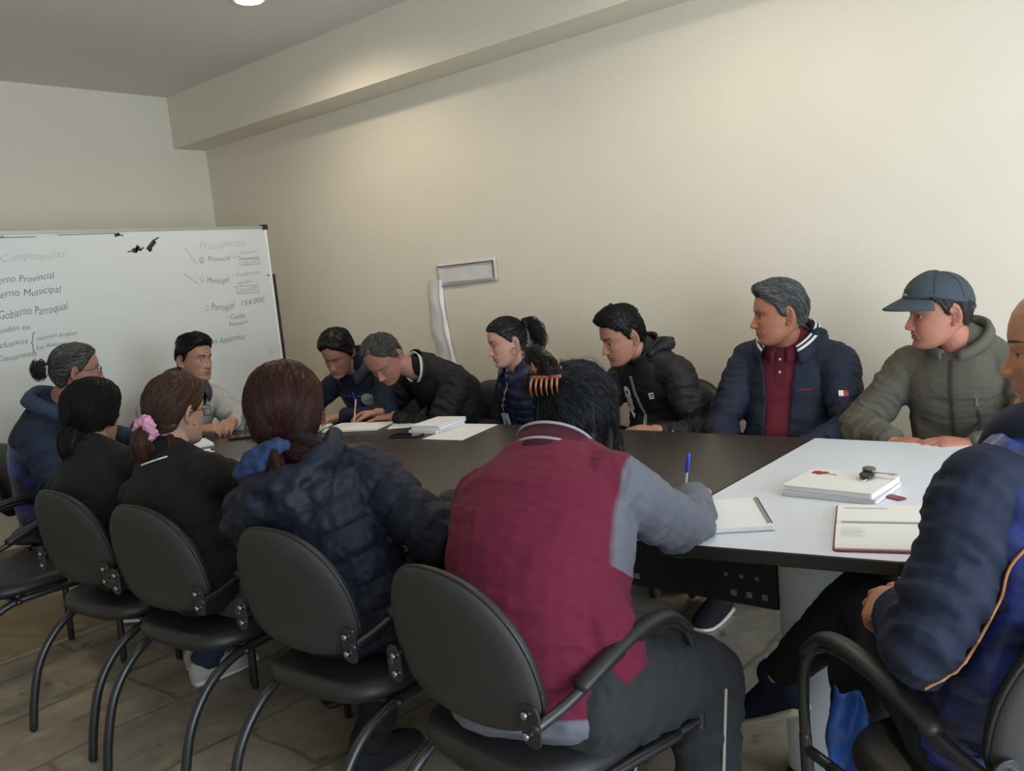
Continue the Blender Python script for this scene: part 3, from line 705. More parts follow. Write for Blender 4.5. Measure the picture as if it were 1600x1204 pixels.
def floor_mat(name, c1, c2, slabs):
    m = bpy.data.materials.new(name); m.use_nodes = True; nt = m.node_tree; b = nt.nodes['Principled BSDF']; L = nt.links.new
    tc = nt.nodes.new('ShaderNodeTexCoord'); mp = nt.nodes.new('ShaderNodeMapping'); mp.inputs['Rotation'].default_value = (0, 0, math.radians(90)); L(tc.outputs['Object'], mp.inputs[0])
    n1 = nt.nodes.new('ShaderNodeTexNoise'); n1.inputs['Scale'].default_value = 3.5; n1.inputs['Detail'].default_value = 9; n1.inputs['Roughness'].default_value = .68; L(mp.outputs[0], n1.inputs['Vector'])
    r1 = nt.nodes.new('ShaderNodeValToRGB'); r1.color_ramp.elements[0].position = .3; r1.color_ramp.elements[1].position = .7
    r1.color_ramp.elements[0].color = (*c1, 1); r1.color_ramp.elements[1].color = (*c2, 1); L(n1.outputs[0], r1.inputs[0])
    out = r1.outputs[0]; b.inputs['Roughness'].default_value = .55
    bp = nt.nodes.new('ShaderNodeBump'); bp.inputs['Strength'].default_value = .5; bp.inputs['Distance'].default_value = .008; hh = n1.outputs[0]
    if slabs:
        br = nt.nodes.new('ShaderNodeTexBrick'); br.inputs['Scale'].default_value = 1.; br.inputs['Brick Width'].default_value = .95; br.inputs['Row Height'].default_value = .42; br.inputs['Mortar Size'].default_value = .012; br.inputs['Mortar Smooth'].default_value = .6
        br.inputs['Color1'].default_value = (1, 1, 1, 1); br.inputs['Color2'].default_value = (.8, .8, .8, 1); br.inputs['Mortar'].default_value = (.5, .47, .42, 1)
        n3 = nt.nodes.new('ShaderNodeTexNoise'); n3.inputs['Scale'].default_value = 5; L(mp.outputs[0], n3.inputs['Vector'])
        vm = nt.nodes.new('ShaderNodeVectorMath'); vm.operation = 'MULTIPLY_ADD'; vm.inputs[1].default_value = (.05, .05, 0); L(n3.outputs['Color'], vm.inputs[0]); L(mp.outputs[0], vm.inputs[2]); L(vm.outputs[0], br.inputs['Vector'])
        mx = nt.nodes.new('ShaderNodeMix'); mx.data_type = 'RGBA'; mx.blend_type = 'MULTIPLY'; mx.inputs[0].default_value = .8; L(out, mx.inputs[6]); L(br.outputs[0], mx.inputs[7])
        # dark pits and cracks in the stone
        v = nt.nodes.new('ShaderNodeTexNoise'); v.inputs['Scale'].default_value = 9; v.inputs['Detail'].default_value = 2; L(mp.outputs[0], v.inputs['Vector'])
        r2 = nt.nodes.new('ShaderNodeValToRGB'); r2.color_ramp.elements[0].position = .66; r2.color_ramp.elements[1].position = .74; r2.color_ramp.elements[0].color = (1, 1, 1, 1); r2.color_ramp.elements[1].color = (.35, .33, .3, 1); L(v.outputs[0], r2.inputs[0])
        m2 = nt.nodes.new('ShaderNodeMix'); m2.data_type = 'RGBA'; m2.blend_type = 'MULTIPLY'; m2.inputs[0].default_value = .8; L(mx.outputs[2], m2.inputs[6]); L(r2.outputs[0], m2.inputs[7]); out = m2.outputs[2]
    L(out, b.inputs['Base Color']); L(hh, bp.inputs['Height']); L(bp.outputs[0], b.inputs['Normal'])
    return m
struct('floor', box((XL, YF, -.1), (XR, YB, 0)), floor_mat('stone_slabs', (.21, .17, .12), (.48, .41, .31), True))
struct('floor.001', box((XL, YF, 0), (-4.0, YB, .012)), floor_mat('smooth_tan_floor', (.27, .205, .125), (.33, .255, .16), False))

# ceiling downlight
dl = empty('downlight', (-3.83, 2.78, ZC), 'round recessed ceiling downlight glowing white near the beam', 'light')
V, F = prism([(.085 * math.cos(a), .085 * math.sin(a)) for a in np.linspace(0, 2 * np.pi, 40, endpoint=False)], -.012, 0, .004)
mkobj('ring', V, F, mat('white_plastic', (.8, .8, .78), .4), dl, sharp=40)
V, F = prism([(.068 * math.cos(a), .068 * math.sin(a)) for a in np.linspace(0, 2 * np.pi, 40, endpoint=False)], -.016, -.002, .004)
mkobj('diffuser', V, F, mat('lamp_diffuser', (1, 1, 1), .5, emit=((1., .93, .8), 14)), dl)

# ------------------------------------------------------------------ whiteboard
BX = -4.85
wb = empty('whiteboard', (BX, 2.2, 0), 'wide white marker board covered in faint handwriting, by the far left wall', 'whiteboard'); wbb = A_(wb.location)
y0, y1, z0, z1 = .95, 3.405, .68, 1.885
mkobj('board', *box((BX - .02, y0, z0), (BX, y1, z1)), mat('whiteboard_surface', (.60, .62, .60), .28, var=.03, vscale=4), wb, False, base=wbb)
fm = mat('board_frame', (.42, .42, .40), .4, .6)
mkobj('frame', *join([box((BX - .026, y0 - .012, z1), (BX + .006, y1 + .01, z1 + .014)), box((BX - .026, y0 - .012, z0 - .014), (BX + .012, y1 + .01, z0)), box((BX - .026, y0 - .014, z0), (BX + .006, y0, z1))]), fm, wb, False, base=wbb)
mkobj('frame', *box((BX - .026, y1, z0), (BX + .006, y1 + .014, z1)), mat('white_plastic', (.8, .8, .78), .4), wb, False, base=wbb)
dk = mat('black_plastic', (.012, .012, .013), .4)
for yy, zz in ((y1, z1), (y1, z0 - .02), (y0 - .02, z1), (y0 - .02, z0 - .02)):
    mkobj('corner_cap', *box((BX - .03, yy - .012, zz - .01), (BX + .01, yy + .024, zz + .022)), dk, wb, False, base=wbb)
st = mat('dark_steel', (.02, .02, .021), .45)
for yy in (y1 + .035, y0 - .05):
    mkobj('stand_post', *box((BX - .05, yy - .018, .04), (BX - .015, yy + .018, 1.585)), st, wb, False, base=wbb)
    mkobj('stand_foot', *join([box((BX - .33, yy - .02, .04), (BX + .28, yy + .02, .07)), *[limb([(BX + d, yy - .018, .04), (BX + d, yy + .018, .04)], .026, 12, 2, cap=.2) for d in (-.3, .25)]]), st, wb, False, base=wbb)
TX = [('Competencias.', 1.798, 1.747, .331, .045, 'r'), ('Gobierno Provincial', 1.678, 1.634, .371, .041, 'k'), ('Gobierno Municipal', 1.667, 1.561, .406, .044, 'k'), ('Gobierno Parroquial', 1.746, 1.459, .348, .048, 'k'),
      ('responden en', 1.65, 1.381, .232, .034, 'k'), ('exclusivos', 1.681, 1.312, .181, .034, 'k'), ('{', 1.877, 1.301, .025, .09, 'k'), ('recursos propios', 1.907, 1.328, .21, .025, 'k'), ('Ley Amazonica', 1.899, 1.281, .176, .025, 'k'), ('Concurrentes', 1.706, 1.243, .19, .031, 'k'),
      ('Presupuesto', 2.927, 1.763, .319, .049, 'r'), ('. G', 2.888, 1.679, .056, .04, 'k'), ('Provincial', 2.972, 1.69, .156, .033, 'k'), ('->', 3.149, 1.702, .051, .025, 'k'), ('Formacion', 3.205, 1.728, .128, .021, 'g'), ('Participativo', 3.204, 1.691, .138, .021, 'g'), ('50.000', 3.208, 1.659, .119, .025, 'g'),
      ('. G', 2.874, 1.563, .056, .04, 'g'), ('Municipal', 2.946, 1.554, .155, .041, 'k'), ('- Presupuesto', 3.131, 1.586, .202, .025, 'g'), ('equidad', 3.151, 1.536, .117, .025, 'g'), ('50.000', 3.158, 1.487, .127, .029, 'g'),
      ('. G', 2.88, 1.382, .052, .04, 'g'), ('Parroquial', 2.951, 1.384, .165, .049, 'k'), ('154,000', 3.164, 1.405, .171, .038, 'k'), ('- Comite', 3.054, 1.326, .124, .033, 'k'), ('Inversion', 3.056, 1.281, .133, .029, 'k'), ('. Ley Amazonica', 2.883, 1.18, .268, .041, 'k')]
acc = {'k': [], 'r': [], 'g': [], 'b': []}
def bar(p, q, w): # stroke on the board (y, z)
    p, q = A_(p), A_(q); d = nrm(q - p); s = A_([-d[1], d[0]]) * w / 2
    return A_([[0, *(p - s)], [0, *(q - s)], [0, *(q + s)], [0, *(p + s)]]), [(0, 1, 2, 3)]
rr = random.Random(3)
for s, y, z, w, hh, c in TX:
    V, F = text_mesh(s, 1., 2, .25, offset=-.012)
    V = V[:, :2]; lo, hi = V.min(0), V.max(0); sx = w / (hi[0] - lo[0]); ks = hh / .75
    Vy = (V[:, 0] - lo[0]) * sx; Vz = (V[:, 1] - V[:, 1].mean()) * ks + hh * .3
    slope = rr.uniform(.0, .05); Vz = Vz + Vy * slope + .12 * hh * np.sin(Vy * 34 + y * 9)
    acc[c].append((np.stack([np.zeros(len(Vy)), y + Vy, z + Vz], 1), F))
for a, b in (((3.193, 1.655), (3.338, 1.655)), ((3.338, 1.655), (3.338, 1.693)), ((3.338, 1.693), (3.193, 1.693)), ((3.193, 1.693), (3.193, 1.655)), ((3.147, 1.475), (3.30, 1.475)), ((3.30, 1.475), (3.30, 1.518)), ((3.13, 1.522), (3.31, 1.522)), ((3.147, 1.518), (3.147, 1.475)),
             ((2.827, 1.778), (2.888, 1.683)), ((2.798, 1.622), (2.886, 1.558))): acc['g'].append(bar(a, b, .0035))
acc['k'] += [bar((1.81, 1.867), (1.985, 1.867), .004), bar((1.81, 1.867), (1.83, 1.876), .005), bar((2.1, 1.873), (2.42, 1.876), .004)]
blk = []
for (p, q, w) in (((2.592, 1.775), (2.645, 1.826), .026), ((2.64, 1.83), (2.672, 1.845), .008), ((2.60, 1.765), (2.62, 1.78), .012), ((2.50, 1.772), (2.55, 1.788), .024), ((2.47, 1.768), (2.5, 1.772), .006), ((2.52, 1.76), (2.535, 1.805), .012), ((2.545, 1.772), (2.57, 1.79), .008), ((2.41, 1.862), (2.44, 1.871), .018), ((2.43, 1.87), (2.46, 1.86), .006), ((3.385, 1.58), (3.4, 1.578), .008)): blk.append(bar(p, q, w))
acc['b'] = [bar((3.31 + .02 * i, 1.07 + .012 * k), (3.33 + .02 * i, 1.07 + .012 * k), .004) for i in range(2) for k in range(4)]
for key, nm, mc in (('k', 'handwriting', mat('dark_marker', (.10, .11, .115), .6)), ('r', 'handwriting', mat('faded_red_marker', (.50, .42, .42), .6)), ('g', 'handwriting', mat('faded_grey_marker', (.30, .31, .31), .6)), ('b', 'handwriting', mat('faded_blue_marker', (.40, .50, .60), .6))):
    for V, F in acc[key]: mkobj(nm if len(F) > 1 else 'pen_stroke', V + A_([BX + .0012, 0, 0]), F, mc, wb, False, base=wbb)
for V, F in blk: mkobj('ink_smudge', V + A_([BX + .0014, 0, 0]), F, mat('black_ink', (.015, .015, .016), .6), wb, False, base=wbb)

# ------------------------------------------------------------------ taped paper and cable cover on the wall
wc = mat('white_sheet', (.66, .64, .62), .6, bump=.6, bscale=25, var=.05, vscale=12)
pp = empty('taped_sheet', (-3.42, YB, 1.46), 'crinkled white sheet with a dark border taped high on the long wall', 'paper'); pb = A_(pp.location)
V, F = grid2(-3.645, -3.185, 1.40, 1.535, 22, 8); V = np.column_stack([V[:, 0], YB - .012 - .004 * vnoise(np.column_stack([V * 14, V[:, 0]])), V[:, 1] + (V[:, 0] + 3.42) * .02])
shell(mkobj('sheet', V, F, wc, pp, base=pb), .004)
mkobj('border', *join([box((-3.635, YB - .02, 1.512), (-3.20, YB - .016, 1.519)), box((-3.204, YB - .02, 1.42), (-3.197, YB - .016, 1.519))]), mat('dark_red_line', (.16, .08, .08), .6), pp, False, base=pb)
mkobj('border', *box((-3.60, YB - .02, 1.418), (-3.22, YB - .016, 1.421)), mat('grey_line', (.3, .3, .3), .6), pp, False, base=pb)
cv = empty('cable_cover', (-3.66, YB, 0), 'long pale strip covering a cable, hanging down the wall below the taped sheet', 'cable cover'); cb = A_(cv.location)
def strip(cx, w, n=60):
    z = np.linspace(.02, 1.44, n); s = np.linspace(-1, 1, 7); V = []
    for q in z:
        c = np.interp(q, [0, .4, .85, 1.12, 1.3, 1.44], cx); ww = np.interp(q, [0, 1.1, 1.44], w)
        for k in s: V.append((c + k * ww, YB - .006 - .016 * (1 - k * k) - .003 * math.sin(q * 30 + k * 2), q))
    F = [(i * 7 + j, i * 7 + j + 1, (i + 1) * 7 + j + 1, (i + 1) * 7 + j) for i in range(n - 1) for j in range(6)]
    return A_(V), np.array(F)
mkobj('strip', *strip([-3.60, -3.61, -3.635, -3.695, -3.70, -3.685], [.055, .058, .05]), wc, cv, base=cb)
mkobj('edge_fold', *strip([-3.545, -3.55, -3.575, -3.625, -3.64, -3.633], [.016, .018, .014]), mat('white_plastic', (.8, .8, .78), .4), cv, base=cb)

# ------------------------------------------------------------------ the table
tb = empty('conference_table', (-2.2, 2.3, 0), 'long dark wood meeting table with a white end panel and white pedestals', 'table'); tbb = A_(tb.location)
far = [(-.58, 2.962), (-1.13, 2.966), (-1.6, 2.968), (-2.2, 2.966), (-2.55, 2.958), (-2.9, 2.935), (-3.2, 2.885), (-3.5, 2.81), (-3.75, 2.72), (-3.98, 2.59), (-4.15, 2.42), (-4.2, 2.25), (-4.16, 2.08), (-4.02, 1.93), (-3.75, 1.80), (-3.4, 1.72), (-2.9, 1.66), (-2.3, 1.64), (-1.65, 1.668), (-1.13, 1.735)]
near = [(-1.1265, 1.736), (-.92, 1.765), (-.53, 1.825), (-.47, 1.85), (-.452, 1.90), (-.545, 2.91), (-.555, 2.945), (-.58, 2.962), (-1.1265, 2.966)]
wood = bpy.data.materials.new('dark_wenge'); wood.use_nodes = True; nt = wood.node_tree; b = nt.nodes['Principled BSDF']; L = nt.links.new
tc = nt.nodes.new('ShaderNodeTexCoord'); mp = nt.nodes.new('ShaderNodeMapping'); mp.inputs['Scale'].default_value = (1.2, 22, 5); L(tc.outputs['Object'], mp.inputs[0])
n1 = nt.nodes.new('ShaderNodeTexNoise'); n1.inputs['Scale'].default_value = 6; n1.inputs['Detail'].default_value = 6; L(mp.outputs[0], n1.inputs['Vector'])
r1 = nt.nodes.new('ShaderNodeValToRGB'); r1.color_ramp.elements[0].position = .35; r1.color_ramp.elements[1].position = .7; r1.color_ramp.elements[0].color = (.022, .017, .014, 1); r1.color_ramp.elements[1].color = (.048, .040, .034, 1)
L(n1.outputs[0], r1.inputs[0]); L(r1.outputs[0], b.inputs['Base Color']); b.inputs['Roughness'].default_value = .33
bp = nt.nodes.new('ShaderNodeBump'); bp.inputs['Strength'].default_value = .12; bp.inputs['Distance'].default_value = .002; L(n1.outputs[0], bp.inputs['Height']); L(bp.outputs[0], b.inputs['Normal'])
edge = mat('black_edging', (.014, .013, .013), .4)
def top(nm, poly, m):
    V, F = prism(poly[::-1] if False else poly, .716, .75, .003)
    n = len(poly); mi = [0 if f == len(F) - 1 else 1 for f in range(len(F))]
    return mkobj(nm, V, F, [m, edge], tb, False, mi, base=tbb)
ccw = lambda P: P if sum(P[i][0] * P[(i + 1) % len(P)][1] - P[(i + 1) % len(P)][0] * P[i][1] for i in range(len(P))) > 0 else P[::-1]
top('dark_top', ccw(far[1:]), wood); whitelam = mat('white_laminate', (.66, .69, .74), .38)
o = top('white_top', ccw(near), whitelam); o['label'] = 'white laminate end panel'
pan = mat('dark_panel', (.02, .02, .022), .5)
mp_ = mkobj('modesty_panel', *box((-3.45, 2.10, .47), (-.92, 2.12, .715)), pan, tb, False, base=tbb)
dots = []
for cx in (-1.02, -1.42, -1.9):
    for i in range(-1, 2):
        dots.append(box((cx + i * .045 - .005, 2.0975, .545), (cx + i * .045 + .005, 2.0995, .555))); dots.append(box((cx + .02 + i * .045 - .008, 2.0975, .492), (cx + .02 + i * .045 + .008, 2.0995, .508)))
for d_ in dots: mkobj('hole_light_inlay', *d_, mat('hole_light_grey', (.30, .30, .30), .6), mp_, False, base=tbb)  # flat inlays; light seen through holes is put into their pale colour
for x0, x1 in ((-.92, -.56), (-3.75, -3.4)):
    pl = [((x0 + x1) / 2 + (x1 - x0) / 2 * np.sign(math.cos(a)) * abs(math.cos(a)) ** .6, 2.12 + .055 * np.sign(math.sin(a)) * abs(math.sin(a)) ** .8) for a in np.linspace(0, 2 * np.pi, 40, endpoint=False)]
    mkobj('pedestal', *prism(pl, .03, .716), mat('white_lacquer', (.74, .78, .84), .4), tb, sharp=50, base=tbb)
    mkobj('pedestal_foot', *prism(A_(pl) * [1, 2.2] - [0, 2.12 * 1.2], 0, .03, .006), pan, tb, sharp=40, base=tbb)
mkobj('stub_leg', *limb([(-1.36, 2.2, .47), (-1.36, 2.2, .40)], .017, 12, 2, cap=.2), pan, tb, base=tbb)

# ------------------------------------------------------------------ things on the table
TT = .7505
paper = mat('paper_white', (.78, .78, .77), .7); cream = mat('paper_cream', (.77, .76, .715), .7); redcov = mat('dark_red_cover', (.22, .02, .03), .5)
inkline = mat('pencil_grey', (.42, .42, .44), .7); blackcov = mat('black_cover', (.015, .015, .016), .45)
def local(name, c, z, rot, label, cat, group=None): return empty(name, (c[0], c[1], z), label, cat, group, (0, 0, math.radians(rot)))
def slab(nm, w, d, z0, z1, m, root, x=0, y=0, rot=0, bev=.0, r=.004, mi=None):
    P = rounded(w, d, r, 3) @ Rz(rot)[:2, :2].T + [x, y]; return mkobj(nm, *prism(P, z0, z1, bev), m, root, False)
def lines(root, w, d, n, z, m, x=0, y=0, frac=1., seed=1, h=.0011):
    r = random.Random(seed); parts = []
    for i in range(n):
        yy = y + d / 2 - d * (i + .5) / n; l = w * frac * r.uniform(.6, 1); parts.append(box((x - w / 2, yy - h, z), (x - w / 2 + l, yy + h, z + .0004)))
    return mkobj('written_lines', *join(parts), m, root, False)
def coil(root, x, y0_, y1_, z, n, m, r=.006, along='y'):
    P = []
    for i in range(n * 8 + 1):
        a = i / 8 * 2 * np.pi; t = y0_ + (y1_ - y0_) * i / (n * 8); q = (x + r * math.cos(a), t, z + r * math.sin(a)); P.append(q if along == 'y' else (q[1], q[0], q[2]))
    return mkobj('wire_coil', *limb(P, .0011, 5, 1), m, root)
# spiral notepad in front of the writing woman
r_ = local('spiral_notepad', (-.995, 1.985), TT, -57.6, 'white spiral notepad beside the writing woman in the maroon vest', 'notebook')
slab('back_cover', .26, .20, 0, .002, mat('grey_board', (.35, .35, .36), .7), r_); slab('pages', .258, .198, .002, .013, paper, r_); 
coil(r_, .092, -.118, .118, .009, 22, blackcov, .008, 'x')
# two notebooks with car keys on top
gN = 'notebooks stacked on the white end of the table'
r_ = local('notebook', (-.815, 2.322), TT, -2, 'lower white notebook under another, on the white table end', 'notebook')
slab('cover', .255, .205, 0, .0022, mat('cover_grey', (.55, .55, .56), .5), r_); slab('pages', .25, .198, .0022, .0105, paper, r_, .001); slab('cover', .255, .205, .0105, .0125, mat('cover_grey', (.55, .55, .56), .5), r_)
r_ = local('notebook', (-.818, 2.328), TT + .013, -4, 'white notebook with a red rose printed on its cover, under the car keys', 'notebook')
slab('cover', .248, .2, 0, .002, mat('cover_cream', (.74, .73, .69), .5), r_); slab('pages', .243, .195, .002, .013, paper, r_, .001); slab('cover', .248, .2, .013, .015, mat('cover_cream', (.68, .66, .60), .5), r_)
rose = []
for i, (x, y, q) in enumerate(((0, 0, .016), (.012, .006, .013), (-.01, .008, .012), (.004, -.01, .012), (-.012, -.006, .010))):
    rose.append(prism([(x + q * math.cos(a) * (1 + .15 * math.sin(3 * a)) - .085, y + q * .8 * math.sin(a) + .058) for a in np.linspace(0, 2 * np.pi, 16, endpoint=False)], .015, .0156 + i * .0001))
mkobj('rose_print', *join(rose), mat('rose_red', (.32, .012, .02), .5), r_, False)
mkobj('stem_print', *join([prism([(-.07, .05), (-.03, .045), (-.03, .049), (-.07, .056)], .015, .0155), prism([(-.05, .049), (-.04, .058), (-.036, .05)], .015, .0155)]), mat('stem_green', (.12, .16, .07), .5), r_, False)
rt = local('bookmark_tag', (-.668, 2.295), TT, -30, 'small dark red tag lying beside the notebook stack', 'tag'); mkobj('tag', *prism(rounded(.055, .028, .006), 0, .004, .001), redcov, rt, False)
# car keys
kz = TT + .013 + .0155
k_ = local('car_keys', (-.762, 2.372), kz, 15, 'black car key fob with a steel key on the notebook stack', 'keys')
V, Q = remesh([ellipsoid((0, 0, .008), (.021, .033, .008)), ellipsoid((0, .03, .009), (.014, .014, .008))], .0025, 3); mkobj('fob', V, Q, blackcov, k_)
V, Q = remesh([ellipsoid((.006, .022, .020), (.018, .022, .007), Rz(30))], .0025, 3); mkobj('fob', V, Q, mat('fob_grey', (.10, .09, .075), .35), k_)
steel = mat('bright_steel', (.62, .62, .62), .28, 1.)
mkobj('key_blade', *join([prism([(.015, .002), (.075, -.018), (.078, -.012), (.074, -.008), (.018, .012)], .012, .0145), prism([(.055, -.02), (.068, -.026), (.07, -.02), (.06, -.014)], .012, .0145)]), steel, k_, False)
mkobj('key_ring', *limb([(.014 * math.cos(a) - .012, .014 * math.sin(a) - .03, .006 + .003 * math.sin(a)) for a in np.linspace(0, 2 * np.pi, 25)], .0012, 6, 1), steel, k_)
# open red diary
d_ = local('diary', (-.60, 2.045), TT, 17.5, 'open diary with cream pages and red cover in front of the woman at the right', 'diary')
slab('cover', .262, .36, 0, .003, redcov, d_, r=.012)
for s in (1, -1):
    V, F = grid2(-.126, .126, 0, .172, 4, 14); hgt = .004 + .012 * np.sin(np.clip(V[:, 1] / .172, 0, 1) ** .6 * np.pi) ** .5 * .8 + .003; top_ = np.column_stack([V[:, 0], s * V[:, 1], hgt]); bot = top_.copy(); bot[:, 2] = .003
    m = len(V); Fq = F.tolist(); 
    side = []
    nx, ny = 4, 14
    rim = [i for i in range(nx)] + [j * nx + nx - 1 for j in range(1, ny)] + [(ny - 1) * nx + i for i in range(nx - 2, -1, -1)] + [j * nx for j in range(ny - 2, 0, -1)]
    for a, b2 in zip(rim, rim[1:] + rim[:1]): side.append((a, b2, b2 + m, a + m))
    mkobj('page_block', np.vstack([top_, bot]), Fq + [tuple(i + m for i in f[::-1]) for f in Fq] + side, cream, d_, False)
lines(d_, .07, .07, 6, .0165, inkline, -.08, -.085, 1., 4, .0005)
slab('printed_title', .1, .008, .0160, .0164, mat('faint_grey', (.6, .6, .58), .7), d_, -.06, .11)
pc = local('pencil', (-.605, 2.043), TT + .0125, 17.5, 'thin grey pencil lying along the fold of the open diary', 'pencil'); mkobj('barrel', *limb([(-.11, 0, 0), (.08, 0, 0)], .0032, 6, 2, cap=.2), mat('grey_pencil', (.35, .35, .36), .4), pc, False); mkobj('tip', *limb([(.08, 0, 0), (.097, 0, 0)], [.003, .0006], 6, 1, cap=.2), mat('pencil_wood', (.4, .28, .16), .6), pc)
# sheet of paper and notebooks before the woman with the badge
q = A_([(-2.721, 2.585), (-2.504, 2.608), (-2.589, 2.945), (-2.78, 2.925)]); c = q.mean(0)
s_ = local('paper_sheet', c, TT, 0, 'single printed sheet on the dark table before the woman with the badge', 'paper'); mkobj('sheet', *prism(ccw((q - c).tolist()), 0, .0012), paper, s_, False)
mkobj('printed_lines', *join([box((-.085 + .012 * 0, y, .0012), (.06, y + .0025, .0015)) for y in np.linspace(.1, .14, 3)]), mat('faint_line', (.66, .67, .7), .7), s_, False)
gP = 'white notebooks piled before the writing man'
for i, (dx, dy, rt_, t, lb) in enumerate(((0, 0, 8, .014, 'bottom white notebook of the pile left of the single sheet'), (.005, .01, 12, .013, 'middle white notebook of the pile left of the single sheet'), (.0, .012, 10, .006, 'topmost white pad of the pile left of the single sheet'))):
    z = TT + (0, .0145, .028)[i]; n_ = local('notebook', (-2.84 + dx, 2.80 + dy), z, rt_, lb, 'notebook', gP)
    slab('cover', .165, .235, 0, .0018, mat('cover_grey', (.55, .55, .56), .5), n_); slab('pages', .16, .23, .0018, t, paper, n_)
    if i == 0: coil(n_, -.083, -.1, .1, .008, 16, blackcov, .006)
p_ = local('phone', (-2.855, 2.618), TT, 15, 'dark phone lying flat beside the pile of notebooks', 'phone'); slab('body', .155, .075, 0, .008, blackcov, p_, bev=.002, r=.012); slab('screen', .148, .068, .008, .0085, mat('glass_black', (.01, .01, .012), .08), p_, r=.01)
# the writing man's pages
n_ = local('notebook', (-3.31, 2.72), TT, 22, 'open cream notebook under the hands of the writing man', 'notebook'); slab('cover', .30, .21, 0, .002, blackcov, n_); slab('pages', .147, .2, .002, .012, cream, n_, -.0745); slab('pages', .147, .2, .002, .010, cream, n_, .0745)
lines(n_, .11, .15, 9, .0121, inkline, -.075, 0, 1., 6, .0006)
n_ = local('paper_sheet', (-3.11, 2.86), TT, 35, 'loose white page under the left hand of the writing man', 'paper'); slab('sheet', .15, .21, 0, .0012, paper, n_)
n_ = local('notebook', (-3.56, 2.62), TT, 30, 'cream notebook before the woman in the navy vest, left of the writing man', 'notebook'); slab('cover', .16, .22, 0, .002, blackcov, n_); slab('pages', .155, .215, .002, .009, cream, n_)
# before the man at the board
n_ = local('notebook', (-3.90, 2.17), TT, 70, 'pale notebook on the table corner before the man at the whiteboard', 'notebook'); slab('cover', .16, .22, 0, .002, mat('cover_grey', (.55, .55, .56), .5), n_); slab('pages', .155, .215, .002, .012, paper, n_)
n_ = local('phone', (-3.78, 2.38), TT, 40, 'thick black phone on the table by the clasped hands', 'phone'); slab('body', .15, .075, 0, .012, blackcov, n_, bev=.003, r=.012); slab('screen', .142, .066, .012, .0125, mat('glass_black', (.01, .01, .012), .08), n_, r=.01)
n_ = local('paper_sheet', (-3.65, 2.03), TT, 62, 'white sheet before the woman with the pink scrunchie', 'paper'); slab('sheet', .15, .21, 0, .0014, paper, n_)
n_ = local('pen', (-3.60, 2.02), TT + .0065, 75, 'red and silver pen on the white sheet near the pink scrunchie', 'pen'); mkobj('barrel', *limb([(-.05, 0, 0), (.04, 0, 0)], .0048, 8, 2, cap=.3), mat('pen_red', (.25, .015, .03), .3), n_); mkobj('cap', *limb([(.04, 0, 0), (.075, 0, 0)], .0052, 8, 2, cap=.3), steel, n_)

# ------------------------------------------------------------------ chairs
leather = mat('black_vinyl', (.014, .0135, .0135), .45, bump=.25, bscale=420); tubem = mat('black_tube', (.014, .014, .015), .32, spec=.6)
shellm = mat('chair_back_cloth', (.026, .0235, .022), .7, bump=.5, bscale=600); chrome = mat('chair_chrome', (.4, .42, .45), .22, 1.)
def pad(fx, fy, th, nx=26, ny=22):
    pass
def outline_back(n=64):
    P = []
    for a in np.linspace(0, 2 * np.pi, n, endpoint=False):
        c, s = math.cos(a), math.sin(a)
        P.append((.226 * np.sign(c) * abs(c) ** .88, (.232 if s > 0 else .108) * np.sign(s) * abs(s) ** (.95 if s > 0 else .72)))
    return A_(P)
def cushion(P, layers, cx, bend, place):
    """padded panel from an outline and (inset, depth) layers"""
    n = len(P); V = []; e = np.roll(P, -1, 0) - np.roll(P, 1, 0); nn = np.stack([e[:, 1], -e[:, 0]], 1); nn /= np.linalg.norm(nn, axis=1, keepdims=True)
    for ins, d in layers:
        Q = P - nn * ins if ins < .08 else P * (1 - (ins - .0) / .23); V.append(np.column_stack([Q[:, 0], Q[:, 1], np.full(n, d) + bend * Q[:, 0] ** 2]))
    F = []; m = len(layers)
    for k in range(m - 1):
        for i in range(n): j = (i + 1) % n; F.append((k * n + i, k * n + j, (k + 1) * n + j, (k + 1) * n + i))
    V = np.vstack(V); k = len(V); V = np.vstack([V, [[0, 0, layers[0][1]], [0, 0, layers[-1][1]]]])
    for i in range(n): j = (i + 1) % n; F += [(k, j, i), (k + 1, (m - 1) * n + i, (m - 1) * n + j)]
    return place(V), F
